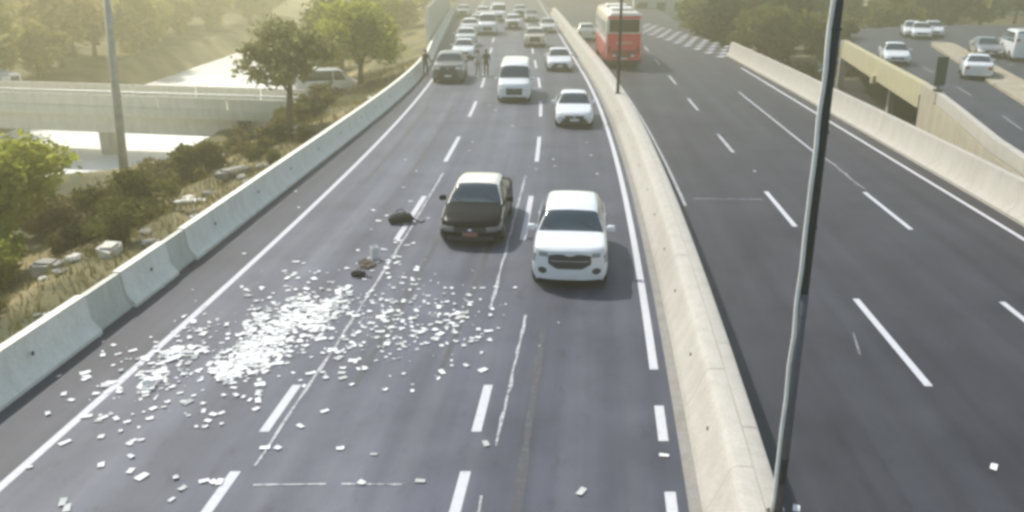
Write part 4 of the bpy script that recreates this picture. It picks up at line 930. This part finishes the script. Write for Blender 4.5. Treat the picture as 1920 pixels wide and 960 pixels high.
far_trees([(22.5, 92), (26, 100), (24.5, 84), (29, 92), (33, 103), (26, 114), (31, 118), (37, 112), (30, 84), (36, 126), (42, 130), (23, 104)], 'dark leafy tree shading the parked cars beyond the right barrier', 'dark trees beyond the right barrier', ['dark', 'dark', 'olive'], 6.0, 7.5, 80)
far_trees([(47, 108), (54, 112), (60, 113), (66, 116), (74, 112), (82, 110), (52, 122), (70, 126), (60, 128), (44, 118)], 'green tree behind the end of the side road', 'trees behind the side road', ['olive', 'dark', 'grey'], 5.5, 8, 90)
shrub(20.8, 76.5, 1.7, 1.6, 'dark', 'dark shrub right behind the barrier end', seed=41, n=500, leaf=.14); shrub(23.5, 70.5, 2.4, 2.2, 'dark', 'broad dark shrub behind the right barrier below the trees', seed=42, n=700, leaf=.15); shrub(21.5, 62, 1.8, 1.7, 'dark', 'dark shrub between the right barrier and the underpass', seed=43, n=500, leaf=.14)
# rubble
def rock(x, y, sx, sy, sz, label, mat, seed, group=None, name='rubble_block', zo=0.0, cat='rubble'):
    bm = bmesh.new(); rr = random.Random(seed)
    if name == 'stone': bmesh.ops.create_icosphere(bm, subdivisions=2, radius=1.0); zo -= sz * .35
    else: bmesh.ops.create_cube(bm, size=2); bmesh.ops.bevel(bm, geom=bm.edges[:], offset=.35, segments=2, affect='EDGES')
    for v in bm.verts: v.co = Vector((v.co.x * sx * rr.uniform(.78, 1.14), v.co.y * sy * rr.uniform(.78, 1.14), v.co.z * sz * rr.uniform(.75, 1.15)))
    me = bpy.data.meshes.new(name); bm.to_mesh(me); bm.free(); me.materials.append(mat)
    return link(name, me, None, (x, y, groundz(x, y) + sz * .7 + zo), (rr.uniform(-.15, .15), rr.uniform(-.15, .15), rr.uniform(0, 3)), label=label, cat=cat, group=group)
RW = concrete('rubble_white', (.62, .60, .52), amount=.3); RG = concrete('rubble_grey', (.30, .29, .25))
rock(-12.9, 25.9, .55, .30, .20, 'long white concrete slab with dark notch on the bank', RW, 1); rock(-14.9, 27.0, .42, .25, .10, 'flat white slab beside the leafy green shrub', RW, 2); rock(-14.2, 26.1, .28, .22, .14, 'small rounded white stone below the flat slab', RW, 3)
rock(-13.4, 34.2, .34, .25, .14, 'white stone block near the low olive shrub', RW, 4); rock(-13.0, 37.6, .3, .22, .16, 'pale stone block next to the dark sheet of rubble', RW, 5); rock(-12.2, 36.6, .9, .45, .22, 'dark flat rubble block above the left barrier', RG, 6); rock(-12.6, 32.3, .7, .2, .10, 'long pale kerb piece lying behind the left barrier', RW, 7); rock(-15.3, 26.4, .5, .4, .3, 'dark boulder beside the flat white slab', RG, 8)
for i in range(44):
    y = random.uniform(21, 58); x = LBx(y) - random.uniform(1.2, 6.0); s = random.uniform(.10, .34)
    rock(x, y, s * 1.3, s, s * .6, 'small loose stone on the dry bank beyond the barrier', RG if i % 3 else RW, 20 + i, 'loose stones on the bank', 'stone', cat='stone')

# ------------------------------------------------------------------ buildings behind
def building(x, y, w_, d_, h, rz, wall_m, roof_m, label, nwin, name='building'):
    r = empty(name, (x, y, groundz(x, y) - .05), rz, label=label, cat='building')
    link('wall', MB().box(-w_ / 2, w_ / 2, -d_ / 2, d_ / 2, 0, h).me('wall', wall_m), r)
    rf = link('roof', MB().bbox(-w_ / 2 - .35, w_ / 2 + .35, -d_ / 2 - .35, d_ / 2 + .35, h + .003, h + .3, .04).me('roof', roof_m), r)
    link('roof_vent', MB().bbox(-.7, .7, -.6, .6, h + .303, h + 1.0, .05).me('roof_vent', METAL_P), rf)
    for i in range(nwin):
        cx = -w_ / 2 + (i + .5) * w_ / nwin; fr = link('window', MB().box(cx - .75, cx + .75, -d_ / 2 - .05, -d_ / 2 + .02, 1.1, 2.5).me('window', METAL_P), r)
        link('pane', MB().box(cx - .66, cx + .66, -d_ / 2 - .07, -d_ / 2 - .052, 1.18, 2.42).me('pane', GLASS), fr)
    link('door', MB().box(-w_ / 2 + .3, -w_ / 2 + 1.2, -d_ / 2 - .06, -d_ / 2 + .01, 0.05, 2.1).me('door', TRIM), r)
pw = concrete('plaster_pale', (.58, .60, .55), amount=.3); pr_ = concrete('roof_sheet', (.62, .64, .60), amount=.3)
building(28.5, 146, 17, 9, 3.4, -.1, pw, pr_, 'pale flat-roofed building beyond the painted gore', 6)
building(51, 133, 15, 8, 3.0, -.25, pw, pr_, 'low pale building between the dark trees and the side road', 5)
building(78, 134, 30, 7, 3.2, -.35, pw, pr_, 'long low pale building behind the trees of the side road', 9)
building(96, 118, 22, 7, 3.4, -.5, concrete('plaster_green', (.46, .50, .44), amount=.3), pr_, 'greenish long building at the right end behind the side road', 7)

# ------------------------------------------------------------------ haze
hm = bpy.data.materials.new('haze'); hm.use_nodes = True; t = hm.node_tree; t.nodes.clear()
pv = N(t, 'ShaderNodeVolumePrincipled', Density=HAZE_DENSITY, Anisotropy=HAZE_ANISO); pv.inputs['Color'].default_value = (*HAZE_COLOR, 1)
oo = N(t, 'ShaderNodeOutputMaterial'); t.links.new(pv.outputs[0], oo.inputs['Volume'])
hz = link('haze', MB().box(-305, 305, -305, 305, -9.5, 26).me('haze', hm), kind='stuff', label='thin pale sunlit haze filling the air', cat='haze')
hz.display_type = 'WIRE'
